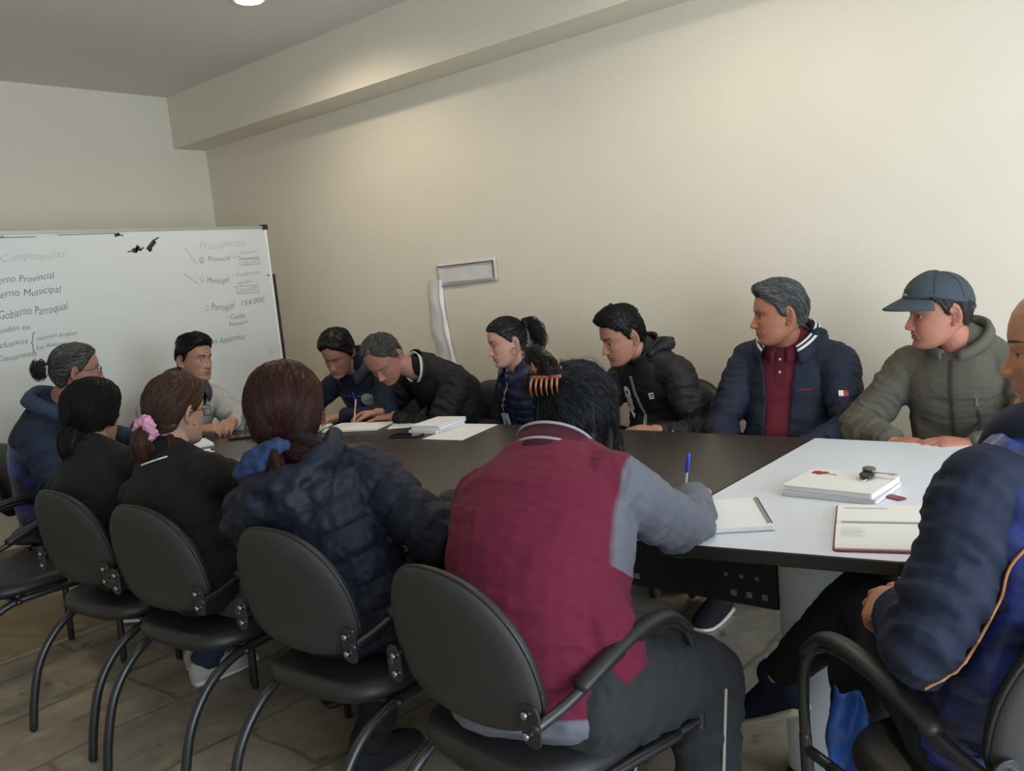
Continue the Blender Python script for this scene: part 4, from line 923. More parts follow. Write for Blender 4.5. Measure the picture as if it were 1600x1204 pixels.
def make_chair(name, loc, rot, label, group):
    root = empty(name, loc, label, 'chair', group, (0, 0, math.radians(rot)))
    ob = outline_back()
    def pb_(V):   # outline plane -> chair: x across, height, depth forward; leaned back 9 degrees
        a = math.radians(9); x, h, d = V.T; return np.column_stack([x, -.215 + d * math.cos(a) - h * math.sin(a), .628 + h * math.cos(a) + d * math.sin(a)])
    V, F = cushion(ob, [(.12, -.002), (.05, -.006), (.012, -.004), (.002, .004), (0, .012)], 0, .55, pb_); mkobj('back_shell', V, F, shellm, root)
    V, F = cushion(ob, [(.004, .011), (0, .016), (.001, .022), (.006, .03), (.02, .042), (.06, .052), (.13, .055)], 0, .55, pb_); bk = mkobj('backrest', V, F, leather, root)
    P = [pb_(A_([[p[0] * 1.0, p[1] * 1.0, .0125 + .55 * p[0] ** 2]]))[0] for p in ob]; P.append(P[0]); mkobj('piping', *limb(P, .0042, 8, 1), leather, bk)
    so = A_([(.235 * np.sign(math.cos(a)) * abs(math.cos(a)) ** .62, .225 * np.sign(math.sin(a)) * abs(math.sin(a)) ** .62) for a in np.linspace(0, 2 * np.pi, 56, endpoint=False)])
    def ps(V): x, y, d = V.T; return np.column_stack([x, y + .02, .415 + d - .05 * np.clip(y - .1, 0, 1) ** 1.2])
    V, F = cushion(so, [(.13, -.012), (.03, -.012), (.01, -.008), (0, .004), (.0, .016), (.008, .034), (.03, .044), (.13, .05)], 0, 0, ps); mkobj('seat', V, F, leather, root)
    for s in (1, -1):
        b = mkobj('bracket', *xform(prism(rounded(.05, .085, .02), -.003, .003, .001), np.vstack([np.column_stack([A_([[1, 0, 0], [0, 0, 1.], [0, 1., 0]]).T, [s * .222, -.205, .585]]), [0, 0, 0, 1]])), tubem, root, sharp=40)
        for dz in (.022, -.02): mkobj('bolt', *xform(limb([(0, 0, 0), (0, -.006, 0)], .008, 10, 1, cap=.4), np.vstack([np.column_stack([np.eye(3), [s * .214, -.209, .585 + dz]]), [0, 0, 0, 1]])), chrome, b)
        ar = mkobj('arm_tube', *limb([(s * .235, -.205, .585), (s * .240, -.13, .60), (s * .246, -.02, .635), (s * .248, .1, .662), (s * .248, .19, .655), (s * .247, .25, .61), (s * .246, .272, .53), (s * .246, .275, .42)], .0115, 10, 5), tubem, root)
        P = A_([(s * .243, -.085, .624), (s * .248, 0, .656), (s * .249, .1, .679), (s * .249, .185, .674), (s * .248, .245, .628)]); C = catmull(P, 21); AX, BX = frames(C, A_([1., 0, 0]))
        mkobj('arm_pad', *loft(C, .021, .0135, AX, BX, 16, .9), leather, ar)
        mkobj('leg', *limb([(s * .246, .275, .43), (s * .246, .272, .3), (s * .245, .262, .012)], [.0125, .0135, .0135], 10, 4), tubem, root)
        mkobj('leg', *limb([(s * .24, .2, .392), (s * .225, .02, .392), (s * .21, -.1, .38), (s * .205, -.2, .33), (s * .205, -.275, .24), (s * .205, -.315, .12), (s * .205, -.335, .012)], .0142, 10, 4), tubem, root)
        mkobj('seat_rail', *limb([(s * .246, .265, .40), (s * .235, .2, .392)], .0115, 8, 2), tubem, root)
    mkobj('cross_rail', *limb([(-.235, .1, .392), (.235, .1, .392)], .0115, 8, 2), tubem, root); mkobj('cross_rail', *limb([(-.232, -.08, .385), (.232, -.08, .385)], .0115, 8, 2), tubem, root)
    return root
def copy_tree(o, parent=None):
    c = o.copy(); COL.objects.link(c)
    if parent is not None: c.parent = parent
    for ch in [q for q in bpy.data.objects if q.parent is o]: copy_tree(ch, c)
    return c
gC = 'black visitor chairs around the meeting table'
CH = [((-3.035, 1.39), 3, 'black visitor chair of the black haired woman in the cardigan'),
      ((-2.50, 1.40), 4, 'black visitor chair of the woman with the pink scrunchie'),
      ((-1.835, 1.42), 1, 'black visitor chair behind the woman in the navy puffer jacket'),
      ((-1.19, 1.378), -8, 'black visitor chair nearest the camera, behind the maroon vest'),
      ((-3.73, 1.24), 0, 'empty black visitor chair at the left edge of the photo'),
      ((-.30, 1.665), 56, 'black visitor chair at the right edge under the woman in the navy jacket'),
      ((-4.37, 1.70), 318, 'black chair of the woman with glasses by the whiteboard'),
      ((-4.47, 2.42), 270, 'black chair of the man in the grey jacket before the whiteboard'),
      ((-3.73, 3.27), 186, 'black chair of the woman in the navy vest with a round badge'),
      ((-3.14, 3.33), 178, 'black chair behind the grey haired man who is writing'),
      ((-2.56, 3.39), 178, 'black chair of the woman with the purple lanyard'),
      ((-1.97, 3.39), 176, 'black chair of the young man in the dark hooded jacket'),
      ((-1.38, 3.39), 180, 'black chair of the grey haired man in the navy jacket'),
      ((-.70, 3.30), 180, 'black chair of the man in the cap and green fleece')]
proto = make_chair('visitor_chair', (*CH[0][0], 0), CH[0][1], CH[0][2], gC)
for (x, y), a, lb in CH[1:]:
    c = copy_tree(proto); c.location = (x, y, 0); c.rotation_euler = (0, 0, math.radians(a)); c['label'] = lb

# ================================================================== people
def cloth(name, c, rough=.8, bump=.35, bs=500., var=.06, vs=40, sheen=.15): return mat(name, c, rough, bump=bump, bscale=bs, var=var, vscale=vs, sheen=sheen)
DK = (.012, .010, .010)
def start(sp, h, label, vox=.004, fine=True):
    R = rig(sp); root = empty('person', (sp['hip'][0], sp['hip'][1], 0), label, 'person', 'people seated around the meeting table'); R.root = root; R.b = A_(root.location)
    V, F, C = skin_body(R, h, vox, fine); mkobj('body', V, F, mat('skin', (.4, .25, .18), .48, attr='Col', bump=.12, bscale=700, spec=.4), root, base=R.b, col=C)
    return R
def put(R, name, VF, m, parent=None, **k):
    return mkobj(name, VF[0], VF[1], m, parent or R.root, base=R.b, **k)
def wear_trousers(R, m, **k): return put(R, 'trousers', trousers(R, **k), m)
def wear_shoes(R, up, sole):
    for k in (0, 1):
        a, b = shoe(R, k); s = put(R, 'shoe', a, up); put(R, 'sole', b, sole, s)
def collar(R, name, prof, m, gap=20., ry=.95, drop=.02, closed=False, th=.004, tilt=0., fwd=0., up=0., n=48, wob=0., parent=None):
    O = R.N + R.FW[-1] * fwd + R.T[-1] * up; U = nrm(R.T[-1] + R.FW[-1] * tilt); F_ = nrm(R.FW[-1] - U * np.dot(R.FW[-1], U)); Lq = np.cross(F_, U)
    V, F = ring_cloth(O, Lq, F_, U, prof, gap, n, ry, drop, closed, wob); o = put(R, name, (V, F), m, parent); shell(o, th, 0); return o
def chest(R, V):
    """body-space coordinates of points: side (right +), front, height along the spine"""
    dd = ((V[:, None, :] - R.C[None]) ** 2).sum(2); i = dd.argmin(1); X = V - R.C[i]; L = np.linalg.norm(np.diff(R.C, axis=0), axis=1).sum()
    return (X * R.LA[i]).sum(1), (X * R.FW[i]).sum(1), R.t[i] * L + (X * R.T[i]).sum(1), L
def opening(R, V, Q, hw):
    """cut a jacket open down the front; hw(height 0..1) = half-width of the gap"""
    x, y, t, L = chest(R, V); u = np.clip(t / L, 0, 1.2); a, *_ = is_arm(R, V, .016)
    c, w = hw(u); V2, Q2 = cut(V, Q, (y > 0) & (a < .15) & (np.abs(x - c) < w))
    x, y, t, L = chest(R, V2); c, w = hw(np.clip(t / L, 0, 1.2)); E = np.sort(edges_of(Q2), 1); key = E[:, 0] * len(V2) + E[:, 1]
    k, n = np.unique(key, return_counts=True); b = np.unique(np.concatenate([k[n == 1] // len(V2), k[n == 1] % len(V2)])); b = b[(y[b] > 0) & (np.abs(x[b] - c[b]) < w[b] + .014)]
    dx = np.sign(x[b] - c[b]) * w[b] + c[b] - x[b]; dd = ((V2[b][:, None] - R.C[None]) ** 2).sum(2).argmin(1); V2[b] += R.LA[dd] * dx[:, None]
    return V2, Q2
def front_pt(R, x, u, d=.2):
    """a point in front of the chest at side x and height fraction u"""
    i = min(int(round(u * 24)), 24); return R.C[i] + R.LA[i] * x + R.FW[i] * d
def sticker(R, VF, B, x, u, parent, m, name='logo', off=.002, back=False, rot=0.):
    i = min(int(round(u * 24)), 24); s = -1 if not back else 1
    U = -R.LA[i] * 1. if not back else R.LA[i]; W = R.T[i]
    if rot: c_, s_ = math.cos(math.radians(rot)), math.sin(math.radians(rot)); U, W = U * c_ + W * s_, W * c_ - U * s_
    O = R.C[i] + R.LA[i] * x + R.FW[i] * (.12 if not back else -.12)
    V, F = place_flat(VF[0], VF[1], O, U, W, B, off); return put(R, name, (V, F), m, parent)

def squiggle(w, h, n=9, t=.0022):
    parts = []; x = np.linspace(-w / 2, w / 2, n * 4); y = h / 2 * np.sin(np.arange(n * 4) * 1.57 + .4) * np.where(np.arange(n * 4) < 5, 1.4, .8)
    V = np.vstack([np.column_stack([x, y - t / 2]), np.column_stack([x, y + t / 2])]); m = n * 4
    return V, [(i, i + 1, m + i + 1, m + i) for i in range(m - 1)]
# ---- grey haired man in the open navy jacket
def grey_man():
    sk = (.40, .165, .10)
    h = dict(skin=sk, hair=(.10, .09, .085), age=1., nose=1.12, nosew=1.1, w=1.02, jaw=1.06, brow=1.2, eye=.75, ear=1.08, gaze=(-.002, 0), stubble=.12, smile=-1, browt=.9)
    sp = dict(hip=(-1.37, 3.36), neck=(-1.36, 3.36, 1.06), head=(-1.365, 3.285, 1.172), yaw=182, syaw=178, hrot=(122, 2, 0), build=1.06, belly=.07, sw=.18, slump=.05, hsc=1.03,
              r=dict(w=(-1.50, 3.02, .68), pose='relax', pole=(-.7, .3, -.6)), l=dict(w=(-1.20, 3.02, .69), pose='relax', pole=(.8, .3, -.6)),
              ank=((-1.55, 2.99, .095), (-1.25, 3.38, .095)), toe=((0, -1, 0), (0, -1, 0)), knee=(None, None))
    R = start(sp, h, 'grey haired man in an open navy jacket over a maroon polo shirt', .004)
    maroon = cloth('polo_maroon', (.13, .018, .03)); navy = mat('navy_shell', (.0115, .016, .033), .7, spec=.3, bump=.25, bscale=350, var=.05)
    V, Q = garment(R, .010, vox=.007, amp=.005, seed=3, top=.95, arms=False); put(R, 'polo_shirt', (V, Q), maroon); B = bvh(V, Q)
    c = collar(R, 'collar', [(.082, -.02), (.073, .02), (.070, .045), (.077, .05), (.092, .03), (.106, .0)], maroon, 16, 1., .06, fwd=.008)
    V2, F2 = grid2(-.017, .017, -.075, .05, 4, 10); i = sticker(R, (V2, F2), B, 0., .86, None, cloth('polo_placket', (.115, .015, .026)), 'placket', .003)
    for u in (.93, .84): sticker(R, ([(.005 * math.cos(a), .005 * math.sin(a)) for a in np.linspace(0, 2 * np.pi, 10, endpoint=False)], [tuple(range(10))]), B, 0, u, i, mat('button_white', (.7, .68, .66), .4), 'button', .005)
    V, Q = garment(R, .024, .024, .042, .95, .006, .009, 11, low=-.08, top=.93)
    Bj = bvh(V, Q)
    V, Q = opening(R, V, Q, lambda u: (.005 + 0 * u, np.interp(u, [0, .3, .6, .85, 1.], [.050, .048, .052, .062, .10])))
    j = put(R, 'jacket', (V, Q), navy); shell(j, .006)
    pr = [(.094, -.045), (.088, .0), (.087, .045), (.098, .062), (.12, .045), (.15, .0)]
    collar(R, 'jacket_collar', pr, navy, 36, 1., .075, fwd=.0, parent=j)
    for r0_, h0_, r1_, h1_ in ((.1055, .0605, .1125, .0545), (.1185, .0495, .1255, .0405)):
        collar(R, 'collar_stripe', [(r0_, h0_), (r1_, h1_)], mat('white_trim', (.75, .75, .74), .6), 37, 1., .075, up=.004, th=.002, parent=j)
    hood_roll(R, j, navy, .115, .034, -.06, .025)
    sticker(R, squiggle(.058, .007), Bj, -.10, .72, j, mat('red_stitch', (.4, .02, .04), .6), 'stitched_script')
    fx = (.745, .0); 
    for dx, m_ in ((-.0085, mat('white_trim', (.75, .75, .74), .6)), (.0085, mat('red_stitch', (.4, .02, .04), .6))):
        p = R.S[1] * .62 + R.E[1] * .38; U = -R.LA[-1]; V2, F2 = grid2(-.0085 + dx, .0085 + dx, -.009, .009, 3, 3); d = nrm(R.FW[-1] - R.LA[-1] * .4); U = nrm(np.cross(A_([0, 0, 1.]), d)); put(R, 'flag_patch', place_flat(V2, F2, p + d * .03, U, A_([0, 0, 1.]), Bj, .0025), m_, j)
    wear_trousers(R, cloth('dark_trousers', (.02, .02, .024)))
    wear_shoes(R, cloth('black_knit', (.012, .012, .013)), mat('sole_white', (.6, .6, .58), .6))
    # short swept-back grey hair
    th = lambda V0, az, z: .012 + .007 * sstep(.05, .1, z) + .012 * np.exp(-((az - 0) / 32) ** 2) * sstep(.06, .085, z) * sstep(.02, .07, V0[:, 1])
    fl = lambda P: np.stack([P[:, 0] * 2.5, -.9 + 0 * P[:, 1], -.25 - .8 * sstep(.03, -.06, P[:, 1])], 1)
    Vc, Q, cf, m = hair_cap(R, MALE, th, .004, (80, 10), flow=fl, seed=2)
    g = (.075, .074, .074); P = grow((Vc, Q), m, 2600, fl, .05, 8, .003, .2, .2, .004, 5)
    make_hair(R, R.root, (Vc, Q), cf, g, [(P, .0011, shades(g, 2600, .4, 4, (.24, .235, .23), .25))], m=m, rough=.5)
    return R
def hood_roll(R, parent, m, rad, thick, drop, back=0., name='hood', span=110, vox=.006, amp=.006, seed=4, extra=()):
    a = np.radians(np.linspace(180 - span, 180 + span, 9)); O = R.N - R.FW[-1] * back; U = R.T[-1]
    k = np.clip(-np.cos(a), 0, 1); P = [O + R.LA[-1] * rad * math.sin(t) + R.FW[-1] * rad * math.cos(t) * .95 + U * (drop * q + .03 * (1 - q) - .0) for t, q in zip(a, k)]
    V, Q = remesh([limb(P, thick * (.45 + .55 * k), 14, 3)] + list(extra), vox, 3); N = normals(V, Q); V = V + N * (amp * vnoise(V * 22 + seed) + amp * .5 * vnoise(V * 50))[:, None]
    return put(R, name, (V, Q), m, parent)

def zip_line(R, B, u0, u1, m, parent, x=0., w=.008, name='zip', off=.003, x1=None, n=9):
    pts = [front_pt(R, x + ((x1 if x1 is not None else x) - x) * t, u0 + (u1 - u0) * t) for t in np.linspace(0, 1, n)]
    return put(R, name, ribbon_on(B, [p + R.FW[12] * 0 for p in pts], R.FW[12], w, off), m, parent)
def pulled(R, G, base, n=1400, thick=.012, line=FEM, rough=.42, seed=1, amt=.4, alt=None, pa=0., length=None, tails=(), cores=(), lift=.0025, bump=.0035, extra=None, rad=.0011, jit=.12, loose=None):
    """hair drawn back to a tie point G"""
    fl = toG(G); Vc, Q, cf, m = hair_cap(R, line, thick, bump, (95, 9), flow=fl, seed=seed, extra=extra)
    ln = length if length is not None else (lambda r: np.linalg.norm(A_(G) - r, axis=1) * .95)
    n = int(n * 1.5); P = grow((Vc, Q), m, n, fl, ln, 9, lift, jit, .15, lift * 1.4, seed)
    st = [(P, rad, shades(base, n, amt, seed, alt, pa))] + list(tails)
    if loose: st.append(loose(Vc, Q, m))
    return make_hair(R, R.root, (Vc, Q), cf, base, st, cores, m, rough=rough)
def short(R, base, fl, th, n=2200, line=MALE, ln=.04, seed=1, alt=None, pa=0., lift=.003, le=.004, rough=.5, amt=.4, mmin=.15, jit=.2, soft=.014, bump=.0035):
    Vc, Q, cf, m = hair_cap(R, line, th, bump, (85, 10), flow=fl, seed=seed, soft=soft)
    n = int(n * 1.3); P = grow((Vc, Q), m, n, fl, ln, 7, lift, jit, mmin, le, seed)
    return make_hair(R, R.root, (Vc, Q), cf, base, [(P, .0011, shades(base, n, amt, seed, alt, pa))], m=m, rough=rough)
def scrunchie(R, c, ax, r0, r1, m, parent, amp=.006, seed=1):
    ax = nrm(ax); a = nrm(np.cross(ax, [1, 0, .2])); b = np.cross(ax, a); P = [A_(c) + r0 * (a * math.cos(t) + b * math.sin(t)) for t in np.linspace(0, 2 * np.pi, 21)]
    V, Q = remesh([limb(P, r1, 12, 2)], .004, 1); N = normals(V, Q); V = V + N * (amp * vnoise(V * 90 + seed) + amp * .6 * vnoise(V * 200))[:, None]
    return put(R, 'scrunchie', (V @ R.HM.T + R.H, Q), m, parent)

# ---- man in the cap
def cap_man():
    sk = (.40, .165, .11)
    h = dict(skin=sk, hair=(.02, .016, .014), age=.9, nose=1.1, nosew=1., w=.97, jaw=1.03, brow=1.2, eye=.6, ear=1.05, stubble=.18, browt=.8, cheek=.9)
    sp = dict(hip=(-.72, 3.30), neck=(-.715, 3.25, 1.04), head=(-.755, 3.155, 1.162), yaw=176, syaw=176, hrot=(124, 4, -3), build=1.02, sw=.175, slump=.04, hsc=1.02,
              r=dict(w=(-.875, 3.01, .735), f=(.85, -.45, .05), n=(-.1, -.2, 1), pose='relax', pole=(-.9, .2, -.5)), l=dict(w=(-.635, 2.99, .745), f=(-.85, -.45, .1), n=(.1, -.2, 1), pose='relax', pole=(.9, .1, -.5)),
              ank=((-.85, 3.1, .095), (-.6, 3.1, .095)), toe=((0, -1, 0), (0, -1, 0)))
    R = start(sp, h, 'man in a dark blue cap and a grey green fleece jacket', .004)
    fl = mat('green_fleece', (.100, .091, .070), .95, bump=.8, bscale=260, var=.22, vscale=150, sheen=.3); seam = mat('fleece_seam', (.055, .053, .042), .9)
    V, Q = garment(R, .026, .022, .044, .95, .0055, .010, 21, low=-.08, top=.95); B = bvh(V, Q); j = put(R, 'fleece_jacket', (V, Q), fl)
    c = collar(R, 'collar', [(.095, -.03), (.086, .02), (.084, .055), (.092, .073), (.104, .068), (.112, .045)], fl, 14, 1., .06, fwd=.004, parent=j, th=.006)
    zip_line(R, B, .05, .985, seam, j, 0, .016); zip_line(R, B, .05, .985, mat('dark_zip', (.03, .03, .026), .4), j, 0, .005, off=.0045)
    zip_line(R, B, .40, .68, seam, j, -.085, .010, 'pocket_zip', x1=-.078); zip_line(R, B, .40, .68, mat('dark_zip', (.03, .03, .026), .4), j, -.085, .004, 'pocket_zip', .0045, x1=-.078)
    sticker(R, grid2(-.004, .004, -.014, .014, 2, 4), B, -.078, .70, j, mat('bright_steel', (.62, .62, .62), .28, 1.), 'zip_pull', .006)
    for s in (1, -1):
        pts = [front_pt(R, s * x, u) for x, u in ((.012, .745), (.06, .75), (.11, .765), (.15, .79))]; put(R, 'seam', ribbon_on(B, pts, R.FW[12], .0025, .0015), seam, j)
    wear_trousers(R, cloth('dark_trousers', (.02, .02, .024))); wear_shoes(R, cloth('black_knit', (.012, .012, .013)), mat('sole_white', (.6, .6, .58), .6))
    short(R, (.03, .024, .021), lambda P: np.stack([P[:, 0] * 0, -.6 + 0 * P[:, 1], -.9 + 0 * P[:, 1]], 1), .009, 1200, ln=.03, seed=8, alt=(.12, .11, .10), pa=.15)
    # baseball cap
    cm = mat('cap_twill', (.030, .043, .056), .75, bump=.3, bscale=600, var=.05)
    line = ([0, 60, 90, 130, 180], [.050, .052, .040, .022, .012])
    Vc, Q, _, m = hair_cap(R, line, lambda V0, az, z: .014 + .002 * sstep(.05, .1, z) + .008 * sstep(70, 0, az), .0, soft=.004)
    hat = put(R, 'cap', (Vc @ R.HM.T + R.H, Q), cm)
    hc = bvh(Vc, Q)
    for a in (0, 60, 120, 180, 240, 300):
        pts = [A_([.2 * math.sin(math.radians(a)) * math.cos(e), .2 * math.cos(math.radians(a)) * math.cos(e) - .01, .2 * math.sin(e) + .02]) for e in np.linspace(.25, 1.5, 9)]
        V = []
        for p in pts:
            c0 = A_([0, -.01, .02]); r_ = hc.ray_cast(Vector(p), Vector(nrm(c0 - p)), .4)
            if r_[0] is not None: V.append(A_(r_[0]) + nrm(p - c0) * .0005)
        if len(V) > 3: put(R, 'seam', xf_head(R, limb(V, .0013, 5, 2)), mat('cap_stitch', (.02, .028, .036), .8), hat)
    put(R, 'button', xf_head(R, ellipsoid(A_([0, -.006, .1335]), (.009, .009, .005))), cm, hat)
    nu, nv = 25, 9; V = []
    for j_ in range(nv):
        for i in range(nu):
            u = -1 + 2 * i / (nu - 1); v = j_ / (nv - 1); a = u * math.radians(64); V.append((math.sin(a) * (.086 + .004 * v), .108 * math.cos(a) - .008 + v * .074 * (1 - abs(u) ** 2.4), .062 - .010 * u * u - (.022 * v + .006 * v * v) * (1 - .5 * u * u) - .020 * u * u * v))
    F = np.array([(j_ * nu + i, j_ * nu + i + 1, (j_ + 1) * nu + i + 1, (j_ + 1) * nu + i) for j_ in range(nv - 1) for i in range(nu - 1)])
    shell(put(R, 'brim', (A_(V) @ R.HM.T + R.H, F), cm, hat), .0045, 0)
    e = []
    ring_ = [((.015 if k % 2 else .019) * math.cos(t), (.015 if k % 2 else .019) * .85 * math.sin(t) + .022) for t in np.linspace(0, 2 * np.pi, 25)[:-1] for k in (0, 1)]
    Fr = [(2 * i, 2 * i + 1, (2 * i + 3) % 48, (2 * i + 2) % 48) for i in range(24)]
    def onhat(VF, mm, nm):
        Bh = BVHTree.FromPolygons((Vc @ R.HM.T + R.H).tolist(), Q.tolist()); O = R.H + R.HM @ A_([0.0, .12, .082]); U = R.HM @ A_([-1., 0, 0]); W = R.HM @ A_([0, -.35, 1.])
        return put(R, nm, place_flat(VF[0], VF[1], O, U, W, Bh, .0015), mm, hat)
    onhat((A_(ring_), Fr), mat('olive_thread', (.12, .12, .04), .7), 'emblem'); onhat(([(.009 * math.cos(t), .009 * math.sin(t) + .022) for t in np.linspace(0, 6.28, 13)[:-1]], [tuple(range(12))]), mat('olive_thread', (.12, .12, .04), .7), 'emblem')
    onhat(squiggle(.044, .008, 7, .0035), mat('white_thread', (.6, .6, .6), .7), 'stitched_line'); V2, F2 = squiggle(.036, .004, 7, .002); onhat((V2 - [0, .011], F2), mat('green_thread', (.2, .3, .25), .7), 'stitched_line')
def xf_head(R, VF): return A_(VF[0]) @ R.HM.T + R.H, VF[1]

# ---- young man in the hooded jacket
def young_man():
    sk = (.40, .19, .125)
    h = dict(skin=sk, hair=(.008, .007, .007), age=.15, nose=1.12, w=.97, jaw=1.02, eye=.6, ear=1.0, stubble=.12, browt=1.2)
    sp = dict(hip=(-1.98, 3.36), neck=(-1.995, 3.29, 1.025), head=(-2.035, 3.185, 1.113), yaw=172, syaw=160, hrot=(146, 16, -4), build=1.0, sw=.165, slump=.07, hsc=1.0,
              r=dict(w=(-2.12, 3.02, .70), pole=(-.7, .4, -.5)), l=dict(w=(-1.815, 3.02, .735), f=(-.95, -.2, -.05), n=(.1, -.4, .9), pole=(.45, .4, -.8)),
              ank=((-2.1, 3.36, .095), (-1.85, 3.38, .095)), toe=((-.1, -1, 0), (0, -1, 0)))
    R = start(sp, h, 'young man with short black hair in a dark hooded windbreaker')
    jm = mat('charcoal_shell', (.0125, .011, .0128), .6, spec=.3, bump=.3, bscale=300, var=.05); wt = mat('white_trim', (.75, .75, .74), .6)
    V, Q = garment(R, .022, .020, .040, (.95, .86), .0055, .012, 31, low=-.08, top=.95); B = bvh(V, Q); j = put(R, 'jacket', (V, Q), jm)
    collar(R, 'collar', [(.094, -.04), (.086, .015), (.084, .05), (.09, .062)], jm, 12, 1., .045, fwd=.004, parent=j, th=.006)
    hood_roll(R, j, jm, .108, .034, -.02, .02, span=120, amp=.01)
    g = mat('zip_grey', (.08, .08, .085), .4)
    for x, mm, ww, of in ((0, wt, .017, .003), (0, g, .010, .0042), (0, wt, .002, .005)): zip_line(R, B, .42, .97, mm, j, x, ww, 'zip', of, x1=x)
    for x, mm, ww, of in ((.005, wt, .017, .003), (.005, g, .010, .0042), (.005, wt, .002, .005)): zip_line(R, B, .1, .37, mm, j, x + .008, ww, 'zip', of, x1=x)
    sticker(R, text_mesh('ARIO', .062, offset=.006, spacing=.95), B, .075, .68, j, wt, 'lettering', .003, rot=80)
    fr_ = [([(-.012, -.014), (.012, -.012), (.01, -.006), (-.006, -.007), (-.005, .008), (.011, .008), (.013, .015), (-.013, .014)], [(0, 1, 2, 3), (0, 3, 4, 7), (4, 5, 6, 7)]), ([(0, -.003), (.013, -.002), (.013, .004), (.001, .003)], [(0, 1, 2, 3)])]
    sticker(R, join([(np.column_stack([A_(v), np.zeros(len(v))]), f) for v, f in fr_]), B, -.085, .76, j, wt, 'emblem', .003)
    wear_trousers(R, cloth('dark_jeans', (.015, .02, .035))); wear_shoes(R, cloth('black_knit', (.012, .012, .013)), mat('sole_white', (.6, .6, .58), .6))
    fl = lambda P: np.stack([-P[:, 0] * 1.5 - .2, .15 - 1.1 * sstep(.02, -.02, P[:, 1]) + .5 * sstep(.03, .08, P[:, 1]), .25 - 1.4 * sstep(.085, .02, P[:, 2])], 1)
    short(R, (.010, .009, .009), fl, lambda V0, az, z: .008 + .016 * sstep(.045, .1, z) + .012 * np.exp(-(az / 45) ** 2) * sstep(.06, .085, z), 2400, ln=.04, seed=12, le=.006, rough=.4, amt=.5)

